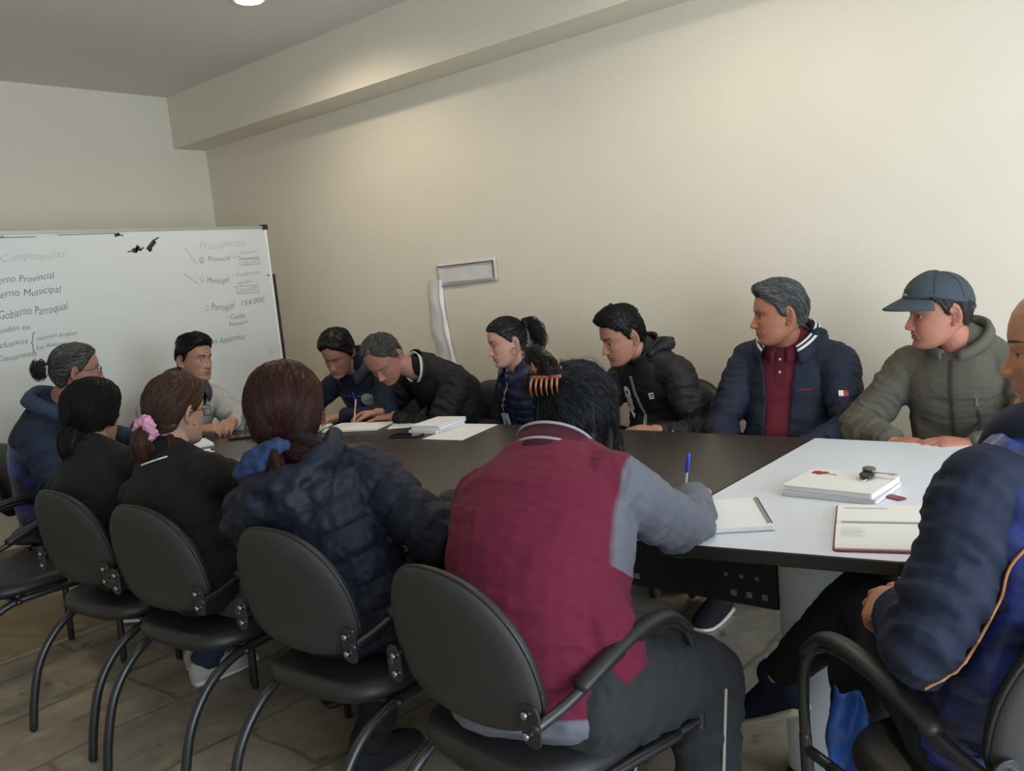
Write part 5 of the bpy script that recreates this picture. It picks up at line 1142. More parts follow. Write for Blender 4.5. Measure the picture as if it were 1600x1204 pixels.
# ---- woman with the lanyard
def lanyard_woman():
    sk = (.50, .27, .19)
    h = dict(skin=sk, hair=(.012, .010, .010), age=.1, nose=.95, nosew=1.05, w=.98, jaw=.98, brow=.6, eye=.7, ear=.92, lip=(.36, .13, .11), cheek=1.25, browt=.9)
    sp = dict(hip=(-2.68, 3.34), neck=(-2.665, 3.245, .985), head=(-2.675, 3.165, 1.108), yaw=172, syaw=158, hrot=(147, 10, 3), build=.95, sw=.155, sc=.94, slump=.03, hsc=.96,
              r=dict(w=(-2.82, 3.03, .69)), l=dict(w=(-2.56, 3.03, .69)), ank=((-2.7, 2.95, .095), (-2.5, 2.95, .095)), toe=((0, -1, 0), (0, -1, 0)))
    R = start(sp, h, 'woman with a dark ponytail wearing a navy vest, purple lanyard and badge')
    blk = cloth('black_knitwear', (.010, .010, .011)); navy = mat('vest_navy', (.013, .018, .050), .45, bump=.2, bscale=300, var=.05)
    V, Q = garment(R, .010, .014, .036, .95, .006, .007, 41, top=.95); top = put(R, 'sweater', (V, Q), blk)
    V, Q = garment(R, .024, vox=.0055, amp=.004, seed=42, arms=False, quilt=(.055, .009), top=.92, low=-.08); B = bvh(V, Q); v = put(R, 'vest', (V, Q), navy)
    collar(R, 'collar', [(.094, -.035), (.088, .01), (.088, .04), (.1, .05), (.115, .035), (.124, .01)], navy, 20, 1., .05, fwd=.004, parent=v, th=.006)
    collar(R, 'shirt_collar', [(.076, -.01), (.07, .02), (.068, .04)], mat('pale_shirt', (.5, .48, .45), .7), 20, 1., .045, fwd=.006, parent=top)
    zip_line(R, B, .1, .88, mat('dark_zip', (.03, .03, .026), .4), v, 0, .007)
    pur = mat('purple_ribbon', (.13, .055, .30), .55)
    bc = front_pt(R, .075, .64, .16)
    l1 = [front_pt(R, .105, .99, .05), front_pt(R, .10, .9, .14), front_pt(R, .088, .76, .2), bc]; l2 = [front_pt(R, -.03, .97, .08), front_pt(R, .0, .88, .16), front_pt(R, .045, .75, .2), bc]
    ln = put(R, 'lanyard', ribbon_on(B, l1, R.FW[12], .017, .006), pur); put(R, 'strap', ribbon_on(B, l2, R.FW[12], .012, .006), mat('lilac_ribbon', (.30, .26, .38), .5), ln)
    h_ = B.ray_cast(Vector(bc + R.FW[12] * .1), Vector(-R.FW[12]), .5); p = (A_(h_[0]) if h_[0] is not None else bc) + R.FW[12] * .012
    f = R.FW[12]; u = nrm(A_([0, 0, 1.]) - f * f[2]); l_ = np.cross(u, f); M = np.eye(4); M[:3, 0] = l_; M[:3, 1] = f; M[:3, 2] = u; M[:3, 3] = p - u * .08
    M2 = M.copy(); M2[:3, 1], M2[:3, 2] = u, f      # outline plane faces the front
    put(R, 'clip', limb([p + u * .012, p - u * .005, p - u * .03], .0035, 8, 2), mat('bright_steel', (.62, .62, .62), .28, 1.), ln)
    bd = put(R, 'badge', xform(prism(rounded(.058, .092, .007), -.003, .002, .001), M2), mat('badge_holder', (.42, .44, .50), .25), ln, smooth=False)
    put(R, 'card', xform(prism(rounded(.046, .07, .003), .002, .0027), M2), mat('badge_card', (.55, .57, .62), .5), bd, smooth=False)
    P2 = [xform(prism([(x + .0095 * math.cos(a) * k, y + .0095 * math.sin(a)) for a in np.linspace(0, 6.28, 17)[:-1]], .0027, .0031), M2) for x, y, k in ((.002, .004, .8),)] + [xform(prism([(-.012, -.018), (.016, -.018), (.012, -.006), (-.008, -.006)], .0027, .0031), M2)]
    put(R, 'photo', join(P2), mat('badge_photo', (.06, .05, .06), .5), bd, smooth=False); put(R, 'photo', xform(prism([(.002 + .006 * math.cos(a) * .8, .002 + .0065 * math.sin(a)) for a in np.linspace(0, 6.28, 17)[:-1]], .0031, .0033), M2), mat('badge_face', (.35, .25, .2), .5), bd, smooth=False)
    put(R, 'print_line', join([xform(prism(rounded(w_, .003, .001), .0027, .003), M2 @ A_([[1, 0, 0, x], [0, 1, 0, y], [0, 0, 1, 0], [0, 0, 0, 1.]])) for w_, x, y in ((.015, -.01, .025), (.03, 0, -.025))]), mat('grey_line', (.3, .3, .3), .6), bd, smooth=False)
    wear_trousers(R, cloth('dark_jeans', (.015, .02, .035))); wear_shoes(R, cloth('black_knit', (.012, .012, .013)), mat('sole_white', (.6, .6, .58), .6))
    G = (0, -.108, .058); b_ = (.014, .012, .012)
    t, core, sh_ = tail([(0, -.10, .058), (0, -.135, .065), (0, -.160, .03), (.0, -.165, -.03), (-.005, -.15, -.085)], [.012, .026, .036, .034, .012], 500, b_, 3, 16, .0012, .5, .5, 1.5)
    t = t + .006 * np.sin(np.linspace(0, 14, t.shape[1]))[None, :, None] * rng.normal(size=(t.shape[0], 1, 3))
    hr = pulled(R, G, b_, 1300, .010, seed=5, tails=[(t, .0012, sh_)], cores=[core], amt=.5)
    put(R, 'hair_tie', xf_head(R, limb([(.017 * math.cos(a), -.118, .06 + .017 * math.sin(a)) for a in np.linspace(0, 6.28, 15)], .005, 8, 1)), mat('grey_elastic', (.12, .11, .12), .6), hr)
    put(R, 'earring', xf_head(R, limb([(-.082 + .0 * math.cos(a), -.004 + .016 * math.cos(a), -.052 + .02 * math.sin(a)) for a in np.linspace(0, 6.28, 17)], .0013, 6, 1)), mat('dark_metal', (.05, .05, .05), .3, 1.))

# ---- man bent over his notes
def writing_man():
    sk = (.36, .165, .115)
    h = dict(skin=sk, hair=(.05, .045, .04), age=1., nose=1.2, nosew=1.25, w=1.04, jaw=1.05, brow=1.2, eye=.25, ear=1.08, cheek=1.1, stubble=.1, browt=.9, gaze=(0, -.002))
    sp = dict(hip=(-3.14, 3.34), neck=(-3.165, 3.06, 1.0), head=(-3.268, 2.90, 1.072), yaw=180, syaw=172, hrot=(194, 46, 4), build=1.02, sw=.175, slump=.08, belly=.06, hsc=1.04,
              r=dict(w=(-3.365, 2.90, .79), f=(-.75, -.5, -.12), n=(-.35, .4, .8), pose='pen', pole=(-.8, .2, -.5)), l=dict(w=(-3.235, 2.885, .782), f=(-.85, -.3, -.12), n=(.05, .1, 1), pose='flat', pole=(.6, .1, -.5)),
              ank=((-3.2, 2.95, .095), (-2.95, 2.95, .095)), toe=((0, -1, 0), (0, -1, 0)))
    R = start(sp, h, 'grey haired man in a black jacket bent over the table writing')
    bl = mat('black_shell', (.008, .0072, .0082), .7, spec=.3, bump=.25, bscale=350, var=.05); wh = cloth('white_shirt', (.62, .61, .60))
    V, Q = garment(R, .024, .022, .042, .93, .0055, .011, 51, low=-.08, top=.95); B = bvh(V, Q); j = put(R, 'jacket', (V, Q), bl)
    collar(R, 'collar', [(.098, -.03), (.088, .02), (.084, .05), (.088, .065)], bl, 22, 1., .05, fwd=.01, tilt=.35, parent=j, th=.006)
    collar(R, 'shirt_collar', [(.078, -.01), (.072, .035), (.070, .068), (.074, .078)], wh, 20, 1., .055, fwd=.012, tilt=.35)
    zip_line(R, B, .3, .9, mat('zip_grey', (.08, .08, .085), .4), j, 0, .006)
    wear_trousers(R, cloth('dark_trousers', (.02, .02, .024))); wear_shoes(R, cloth('black_knit', (.012, .012, .013)), mat('sole_white', (.6, .6, .58), .6))
    fl = lambda P: np.stack([P[:, 0] * 2, -1. + 0 * P[:, 1], .1 - 1.1 * sstep(.08, .0, P[:, 2])], 1)
    line = ([0, 30, 54, 72, 88, 97, 107, 122, 138, 180], [.092, .086, .060, .038, -.004, -.014, .03, .016, -.05, -.07])
    short(R, (.045, .042, .040), fl, lambda V0, az, z: .012 - .0135 * np.exp(-((V0[:, 0]) / .045) ** 2 - ((V0[:, 1] - .03) / .055) ** 2) * sstep(.06, .09, z), 2400, line, .032, 14, (.17, .165, .16), .3, amt=.5)
    pen_in(R, 0, 'pen', 'pale wooden pen in the hand of the man writing', mat('pen_wood', (.48, .36, .22), .5), mat('dark_metal', (.05, .05, .05), .3, 1.), up=(.12, .15, 1.0), L=.14)
def pen_in(R, k, name, label, m1, m2, up=(0, .3, 1), L=.14, cap=None, down=.028):
    tp = (R.tips[k][0] + R.tips[k][4]) / 2; u = nrm(up); a = tp - u * down; z0 = .7535
    if a[2] < z0: a = tp - u * max((tp[2] - z0) / u[2], .005)
    o = empty(name, tuple(a), label, 'pen'); b = a
    mkobj('barrel', *limb([u * .012, u * (L - .0)], .0042, 8, 3, cap=.4), m1, o); mkobj('tip', *limb([u * .0, u * .012], [.0008, .0038], 8, 2, cap=.3), m2, o)
    if cap: mkobj('cap', *limb([u * (L - .045), u * (L + .006)], .0056, 10, 2, cap=.5), cap, o)
    return o

# ---- woman in the navy vest with the round badge
def vest_woman():
    sk = (.33, .165, .115)
    h = dict(skin=sk, hair=(.010, .008, .008), age=.4, nose=1., nosew=1.15, w=1., jaw=1.0, brow=.8, eye=.35, ear=.9, lip=(.25, .10, .085), cheek=1.2, browt=.9)
    sp = dict(hip=(-3.70, 3.22), neck=(-3.665, 3.05, 1.02), head=(-3.67, 2.94, 1.098), yaw=188, syaw=188, hrot=(198, 28, -4), build=.98, sw=.16, sc=.95, slump=.05, hsc=.99,
              r=dict(w=(-3.80, 2.80, .785), f=(.6, -.6, -.1), pole=(-.9, .1, -.3)), l=dict(w=(-3.57, 2.82, .785), f=(-.3, -.9, -.1), pole=(.8, .1, -.4)), ank=((-3.75, 2.85, .095), (-3.6, 2.85, .095)), toe=((0, -1, 0), (0, -1, 0)))
    R = start(sp, h, 'dark haired woman in a navy and blue vest with a round pale badge')
    nv = cloth('navy_sweat', (.012, .016, .032)); bb = blue_camo()
    V, Q = garment(R, .010, .014, .038, .95, .006, .007, 61, top=.95); put(R, 'sweatshirt', (V, Q), nv)
    V, Q = garment(R, .022, vox=.0055, amp=.007, seed=62, arms=False, top=.93, low=-.08); B = bvh(V, Q)
    x, y, t, L = chest(R, V); fc = (t / L)[Q].mean(1) > .84; v = mkobj('vest', V, Q, [bb, nv], R.root, base=R.b, midx=fc.astype(int))
    collar(R, 'collar', [(.098, -.035), (.09, .01), (.09, .05), (.1, .066), (.116, .05), (.126, .015)], mat('denim_blue', (.03, .045, .085), .8, bump=.3, bscale=400), 26, 1., .06, fwd=.004, parent=v, th=.006)
    zip_line(R, B, .15, .86, mat('pale_zip', (.30, .28, .27), .4), v, 0, .006)
    for s in (1, -1): put(R, 'piping', ribbon_on(B, [front_pt(R, s * x_, .84) for x_ in (.02, .06, .1, .14)], R.FW[12], .003, .002), mat('orange_piping', (.45, .20, .08), .6), v)
    e = sticker(R, disc(.038), B, -.08, .76, v, mat('badge_pale', (.48, .50, .38), .6), 'round_badge', .003); sticker(R, squiggle(.045, .006, 7, .002), B, -.08, .77, e, mat('badge_green', (.10, .22, .12), .6), 'badge_print', .0045); sticker(R, squiggle(.036, .004, 6, .0015), B, -.08, .745, e, mat('badge_green', (.10, .22, .12), .6), 'badge_print', .0045)
    wear_trousers(R, cloth('dark_jeans', (.015, .02, .035)), vox=.01); wear_shoes(R, cloth('black_knit', (.012, .012, .013)), mat('sole_white', (.6, .6, .58), .6))
    b_ = (.011, .009, .009); t, core, sh_ = tail([(0, -.10, -.045), (-.03, -.12, -.06), (-.07, -.09, -.11), (-.085, -.03, -.17), (-.08, .01, -.22)], [.016, .03, .032, .026, .010], 320, b_, 6)
    pulled(R, (0, -.112, -.04), b_, 1200, lambda V0, az, z: .014 + .014 * sstep(.05, .1, z), ([0, 30, 60, 78, 92, 108, 122, 140, 180], [.083, .066, .036, .004, -.022, .0, -.03, -.06, -.078]), seed=7, tails=[(t, .0012, sh_)], cores=[core], amt=.5)
def blue_camo():
    if 'blue_camo' in MATS: return MATS['blue_camo']
    m = mat('blue_camo', (.01, .02, .12), .38, bump=.3, bscale=40); nt = m.node_tree; b = nt.nodes['Principled BSDF']; tc = nt.nodes.new('ShaderNodeTexCoord')
    n = nt.nodes.new('ShaderNodeTexNoise'); n.inputs['Scale'].default_value = 14; n.inputs['Detail'].default_value = 4; nt.links.new(tc.outputs['Object'], n.inputs['Vector'])
    r = nt.nodes.new('ShaderNodeValToRGB'); r.color_ramp.elements[0].position = .42; r.color_ramp.elements[0].color = (.010, .014, .050, 1); r.color_ramp.elements[1].position = .62; r.color_ramp.elements[1].color = (.018, .040, .22, 1)
    nt.links.new(n.outputs[0], r.inputs[0]); nt.links.new(r.outputs[0], b.inputs['Base Color']); return m

# ---- man before the whiteboard
def board_man():
    sk = (.36, .185, .125)
    h = dict(skin=sk, hair=(.008, .007, .007), age=.5, nose=1.1, nosew=1.1, w=1., jaw=1.04, eye=.85, ear=1.05, browt=1.3, gaze=(.002, 0))
    sp = dict(hip=(-4.50, 2.42), neck=(-4.375, 2.44, 1.0), head=(-4.255, 2.45, 1.142), yaw=270, syaw=272, hrot=(283, 3, -4), build=.98, sw=.175, slump=.04, hsc=1.0,
              r=dict(w=(-4.05, 2.30, .80), f=(.75, .65, -.05), n=(.1, -.3, .95), pose='clasp', pole=(-.3, -.8, -.4)), l=dict(w=(-4.03, 2.47, .805), f=(.7, -.7, -.05), n=(.2, .4, .9), pose='clasp', pole=(-.3, .8, -.4)),
              ank=((-4.1, 2.33, .107), (-4.1, 2.55, .107)), toe=((1, 0, 0), (1, 0, 0)))
    R = start(sp, h, 'black haired man in a light grey jacket before the whiteboard')
    lg = mat('grey_jacket', (.36, .345, .33), .8, bump=.3, bscale=400, var=.04); blk = cloth('black_knitwear', (.010, .010, .011))
    V, Q = garment(R, .010, vox=.007, amp=.005, seed=71, top=.95, arms=False); put(R, 'shirt', (V, Q), blk)
    V, Q = garment(R, .024, .022, .042, .80, .0055, .010, 72, low=-.08, top=.93); V, Q = opening(R, V, Q, lambda u: (0 * u, np.interp(u, [0, .4, .8, 1.], [.05, .055, .06, .10]))); j = put(R, 'jacket', (V, Q), lg); shell(j, .006)
    collar(R, 'jacket_collar', [(.096, -.04), (.088, .0), (.088, .05), (.1, .066), (.122, .05), (.142, .015)], mat('dark_lining', (.030, .030, .034), .8), 34, 1., .08, parent=j, th=.006)
    collar(R, 'shirt_collar', [(.078, -.01), (.073, .03), (.072, .05), (.084, .045), (.096, .01)], cloth('white_shirt', (.62, .61, .60)), 24, 1., .05, fwd=.006)
    wear_trousers(R, cloth('dark_trousers', (.02, .02, .024)), vox=.01); wear_shoes(R, cloth('black_knit', (.012, .012, .013)), mat('sole_white', (.6, .6, .58), .6))
    fl = lambda P: np.stack([-P[:, 0] * .5 + .6, -.3 - .5 * sstep(.02, -.05, P[:, 1]), .2 - 1.4 * sstep(.085, .02, P[:, 2])], 1)
    short(R, (.010, .009, .009), fl, lambda V0, az, z: .009 + .018 * sstep(.05, .1, z) + .006 * np.exp(-(az / 40) ** 2) * sstep(.06, .085, z), 2000, ln=.04, seed=16, le=.006, rough=.4)

# ---- woman with bun and glasses
def bun_woman():
    sk = (.33, .165, .115)
    h = dict(skin=sk, hair=(.03, .028, .027), age=.7, nose=1.05, w=1., jaw=1.05, eye=.8, ear=.98, cheek=1.2, lip=(.25, .11, .1))
    sp = dict(hip=(-4.24, 1.62), neck=(-4.12, 1.64, 1.03), head=(-4.01, 1.725, 1.184), yaw=318, syaw=322, hrot=(346, 3, 0), build=1.1, sw=.17, sc=.96, slump=.04, hsc=1.02,
              r=dict(w=(-3.85, 1.72, .79), pole=(.4, -.8, -.5)), l=dict(w=(-3.95, 1.98, .79), pole=(-.6, .7, -.5)), ank=((-3.9, 1.75, .107), (-4.0, 1.92, .107)), toe=((.7, .7, 0), (.7, .7, 0)))
    R = start(sp, h, 'woman with glasses and a grey streaked bun, at the left below the whiteboard', .0045)
    nv = cloth('navy_sweat', (.012, .016, .032)); bb = blue_camo(); sv = cloth('steel_blue_sleeve', (.018, .028, .055))
    V, Q = garment(R, .012, .020, .042, .95, .006, .009, 81, top=.95); put(R, 'sweatshirt', (V, Q), sv)
    V, Q = garment(R, .024, vox=.006, amp=.006, seed=82, arms=False, top=.93, low=-.08); B = bvh(V, Q)
    x, y, t, L = chest(R, V); fc = (t / L)[Q].mean(1) > .70; v = mkobj('vest', V, Q, [bb, nv], R.root, base=R.b, midx=fc.astype(int))
    put(R, 'piping', ribbon_on(B, [R.C[17] + R.LA[17] * x_ - R.FW[17] * .2 for x_ in (-.12, -.05, .03, .1, .15)], -R.FW[17], .003, .002), mat('orange_piping', (.45, .20, .08), .6), v)
    collar(R, 'collar', [(.094, -.03), (.088, .02), (.088, .06), (.10, .07), (.118, .045), (.13, .01)], mat('denim_blue', (.03, .045, .085), .8, bump=.3, bscale=400), 24, 1., .05, parent=v, th=.006)
    wear_trousers(R, cloth('dark_jeans', (.015, .02, .035)), vox=.01); wear_shoes(R, cloth('black_knit', (.012, .012, .013)), mat('sole_white', (.6, .6, .58), .6))
    b_ = (.030, .027, .026); bn = xf_id(remesh([ellipsoid((0, -.148, .018), (.034, .034, .042))], .005, 2)); r2 = np.random.default_rng(4)
    P = []
    for k in range(260):
        a = r2.uniform(0, 6.28); e = r2.uniform(-1.2, 1.2); tt = np.linspace(0, 2.4, 12) + a; c_ = math.cos(e); P.append(np.stack([.037 * c_ * np.cos(tt), -.148 + .037 * c_ * np.sin(tt), .018 + .045 * math.sin(e) + .008 * np.sin(tt * 2)], 1))
    hr = pulled(R, (0, -.118, .02), b_, 1500, .011, seed=9, tails=[(A_(P), .0011, shades((.010, .009, .009), 260, .4, 2))], cores=[bn], amt=.5, alt=(.22, .21, .20), pa=.3)
    scrunchie(R, (0, -.124, .02), (0, 1, 0), .022, .007, mat('white_knit', (.55, .53, .54), .9), hr, .003)
    glasses(R, R.root, (.10, .05, .04))
def xf_id(x): return x[0], x[1].tolist() if isinstance(x[1], np.ndarray) else x[1]

# ---- the row with their backs to the camera
def short_hair_woman():
    sk = (.36, .20, .14)
    h = dict(skin=sk, hair=(.007, .006, .006), age=.2, ear=.9, w=.98)
    sp = dict(hip=(-3.02, 1.385), neck=(-3.13, 1.355, .935), head=(-3.20, 1.41, 1.066), yaw=8, syaw=18, hrot=(22, 8, 3), build=1.0, sw=.16, sc=.94, slump=.03, hsc=1.0,
              r=dict(w=(-2.95, 1.78, .785), pole=(.8, -.2, -.5)), l=dict(w=(-3.25, 1.80, .785), pole=(-.8, -.3, -.4)), ank=((-3.0, 1.60, .095), (-3.14, 1.66, .095)), toe=((.1, 1, 0), (0, 1, 0)))
    R = start(sp, h, 'black haired woman in black, second from the left edge, seen from behind', .005, False)
    bk = cloth('black_cardigan', (.012, .012, .0135)); V, Q = garment(R, .022, .018, .04, .95, .006, .010, 91, top=.97, low=-.1); j = put(R, 'cardigan', (V, Q), bk)
    collar(R, 'collar', [(.084, -.02), (.078, .02), (.078, .04)], bk, 20, 1., .03, parent=j)
    wear_trousers(R, cloth('blue_jeans', (.022, .032, .055))); wear_shoes(R, cloth('pale_trainer', (.42, .40, .38)), mat('sole_white', (.6, .6, .58), .6))
    b_ = (.008, .007, .007); t, core, sh_ = tail([(0, -.085, -.05), (.01, -.105, -.07), (.01, -.11, -.11), (.02, -.10, -.15), (.025, -.09, -.17)], [.03, .05, .052, .04, .015], 420, b_, 8, 14, .0013, .5)
    ln = ([0, 40, 58, 72, 84, 100, 115, 135, 180], [.072, .062, .030, -.02, -.045, -.03, -.05, -.07, -.085])
    pulled(R, (0, -.10, -.075), b_, 1500, .020, ln, seed=21, tails=[(t, .0013, sh_)], cores=[core], amt=.6, lift=.004, jit=.2)
def ring_patch(R):
    V, F = grid2(-.055, .055, -.10, -.045, 13, 7); out = []
    for x, z in V:
        h_ = R.headB.ray_cast(Vector(R.H + R.HM @ A_([x * 1.2, .25, z])), Vector(R.HM @ A_([-x * .6, -.25, 0])), .5); out.append(A_(h_[0]) + R.HM @ A_([0, .006, 0]) if h_[0] is not None else R.H + R.HM @ A_([x, .09, z]))
    return A_(out), F
def scrunchie_woman():
    sk = (.50, .29, .21)
    h = dict(skin=sk, hair=(.05, .025, .015), age=.2, ear=1., w=.97, lip=(.4, .15, .13))
    sp = dict(hip=(-2.50, 1.39), neck=(-2.605, 1.355, .955), head=(-2.62, 1.42, 1.092), yaw=4, syaw=10, hrot=(13, 6, 2), build=1.05, sw=.16, sc=.94, slump=.02, hsc=.97,
              r=dict(w=(-2.55, 1.80, .785), pole=(.8, -.2, -.5)), l=dict(w=(-2.75, 1.82, .785), pole=(-.8, -.3, -.4)), ank=((-2.40, 1.75, .095), (-2.56, 1.78, .095)), toe=((.1, 1, 0), (0, 1, 0)))
    R = start(sp, h, 'brown haired woman in black with a fluffy pink scrunchie, seen from behind', .0045)
    bk = cloth('black_sweater', (.0105, .0100, .0105)); V, Q = garment(R, .020, .018, .038, .95, .006, .009, 95, top=.96, low=-.1); B = bvh(V, Q); j = put(R, 'sweater', (V, Q), bk)
    for a0, a1 in ((176, 192), (194, 211), (214, 232)):
        pts = [R.N - R.T[-1] * .008 + (R.LA[-1] * -math.sin(math.radians(a)) + R.FW[-1] * math.cos(math.radians(a))) * .2 for a in np.linspace(a0, a1, 4)]
        V = []
        for p in pts:
            d = nrm(R.N - R.T[-1] * .008 - p); h_ = B.ray_cast(Vector(p), Vector(d), .4); V.append((A_(h_[0]) if h_[0] is not None else p) - d * .002)
        put(R, 'collar_trim', limb(V, .0026, 6, 3), mat('white_trim', (.75, .75, .74), .6), j)
    wear_trousers(R, cloth('grey_slacks', (.045, .047, .052))); wear_shoes(R, cloth('black_knit', (.012, .012, .013)), mat('sole_dark', (.03, .03, .03), .6))
    b_ = (.052, .026, .017); r_ = (.066, .028, .016)
    t, core, sh_ = tail([(0, -.105, -.045), (0, -.145, -.065), (.0, -.15, -.095), (.0, -.135, -.125), (.005, -.115, -.14)], [.014, .024, .031, .028, .012], 800, r_, 11, 16, .0011, .35, .3)
    t2, c2, s2 = tail([(.045, -.075, -.075), (.066, -.085, -.105), (.080, -.085, -.135), (.088, -.08, -.165), (.085, -.07, -.185)], [.012, .020, .024, .020, .006], 260, (.06, .025, .015), 12, 14, .0011, .4, .5)
    hr = pulled(R, (0, -.112, -.042), b_, 1900, .016, seed=23, tails=[(t, .0011, sh_), (t2, .0011, s2)], cores=[core, c2], amt=.32, alt=(.12, .062, .040), pa=.12, rough=.35)
    scrunchie(R, (0, -.130, -.048), (0, 1, .15), .027, .019, mat('pink_fluff', (.62, .30, .42), .95, bump=1., bscale=300, sheen=.6), hr, .007)
    glasses(R, R.root); put(R, 'earring', xf_head(R, ellipsoid((.078, -.002, -.040), (.004, .004, .005))), mat('gold', (.7, .45, .15), .25, 1.))
def puffer_woman():
    sk = (.42, .24, .17)
    h = dict(skin=sk, hair=(.03, .012, .010), age=.2, ear=.9, w=.99)
    sp = dict(hip=(-1.84, 1.43), neck=(-1.985, 1.40, .97), head=(-2.08, 1.45, 1.09), yaw=12, syaw=38, hrot=(46, 6, 4), build=1.04, sw=.168, sc=1., slump=.015, hsc=1.06, sup=(-.01, .0), sfwd=(.0, -.0),
              r=dict(w=(-1.72, 1.74, .79), f=(-.7, .7, 0), pole=(1., -.6, -.45)), l=dict(w=(-2.20, 1.80, .79), pole=(-.4, .1, -.8)), ank=((-1.72, 1.72, .095), (-1.95, 1.50, .095)), toe=((.1, 1, 0), (0, 1, 0)))
    R = start(sp, h, 'woman with reddish brown hair in a navy hooded puffer jacket, seen from behind', .005, False)
    nv = mat('puffer_navy', (.009, .0115, .021), .55, spec=.35, bump=.2, bscale=60, var=.06, sheen=.1)
    V, Q = garment(R, .030, .030, .045, .95, .006, .0035, 101, top=.95, low=-.14, quilt=(.075, .012)); j = put(R, 'puffer_jacket', (V, Q), nv)
    nb = [R.N + R.LA[-1] * x - R.FW[-1] * y + R.T[-1] * z for x, y, z in ((-.10, .09, -.075), (-.03, .115, -.10), (.05, .10, -.10), (-.04, .11, -.15))]
    hd = hood_roll(R, j, nv, .125, .046, -.06, .02, 'hood', 125, .006, .009, 6, [ellipsoid(nb[0], (.075, .065, .075)), ellipsoid(nb[1], (.085, .06, .085)), ellipsoid(nb[2], (.07, .06, .07)), ellipsoid(nb[3], (.085, .045, .075))])
    a = np.radians(np.linspace(60, 192, 9)); P = [R.N + (R.LA[-1] * -.122 * math.sin(t) + R.FW[-1] * .118 * math.cos(t)) + R.T[-1] * (.028 - .010 * math.cos(t * 3)) for t in a]
    V, Q = remesh([limb(P, [.02, .03, .040, .044, .044, .042, .036, .026, .012], 14, 3)], .005, 2); N = normals(V, Q); V = V + N * (.011 * vnoise(V * 26) + .006 * vnoise(V * 60))[:, None]
    put(R, 'hood_lining', (V, Q), cloth('blue_lining', (.020, .038, .10), .6, .3, 200), hd)
    wear_trousers(R, cloth('black_slacks', (.011, .011, .012))); wear_shoes(R, cloth('black_knit', (.012, .012, .013)), mat('sole_dark', (.03, .03, .03), .6))
    b_ = (.038, .015, .011)
    t, core, sh_ = tail([(.0, -.09, -.075), (.025, -.15, -.075), (.08, -.18, -.09), (.135, -.16, -.105), (.185, -.12, -.115)], [.018, .026, .028, .022, .008], 420, b_, 15, 16, .0011, .4, .5, 2.2)
    t2, c2, s2 = tail([(.0, -.10, -.075), (.0, -.17, -.08), (.01, -.225, -.11), (.03, -.245, -.16)], [.015, .018, .014, .004], 160, b_, 16, 12, .0011, .4, .5, 2.)
    ln = ([0, 40, 58, 72, 84, 100, 115, 135, 180], [.072, .062, .030, -.02, -.06, -.06, -.07, -.08, -.09])
    def loose(Vc, Q, m):
        P = grow((Vc, Q), m, 160, lambda P: np.stack([np.sign(P[:, 0]) * .3, -.2 + 0 * P[:, 1], -1 + 0 * P[:, 1]], 1), .12, 10, .008, .3, .3, .02, 77, lambda V: V[:, 2] < .03); return P, .0008, shades(b_, 160, .4, 5)
    pulled(R, (0, -.105, -.082), b_, 2600, lambda V0, az, z: .024 + .010 * sstep(-.02, .04, z) * sstep(60, 150, az), ln, seed=25, tails=[(t, .0011, sh_), (t2, .0011, s2)], cores=[core, c2], amt=.2, alt=(.075, .026, .018), pa=.12, rough=.32, lift=.003, jit=.14, loose=loose)
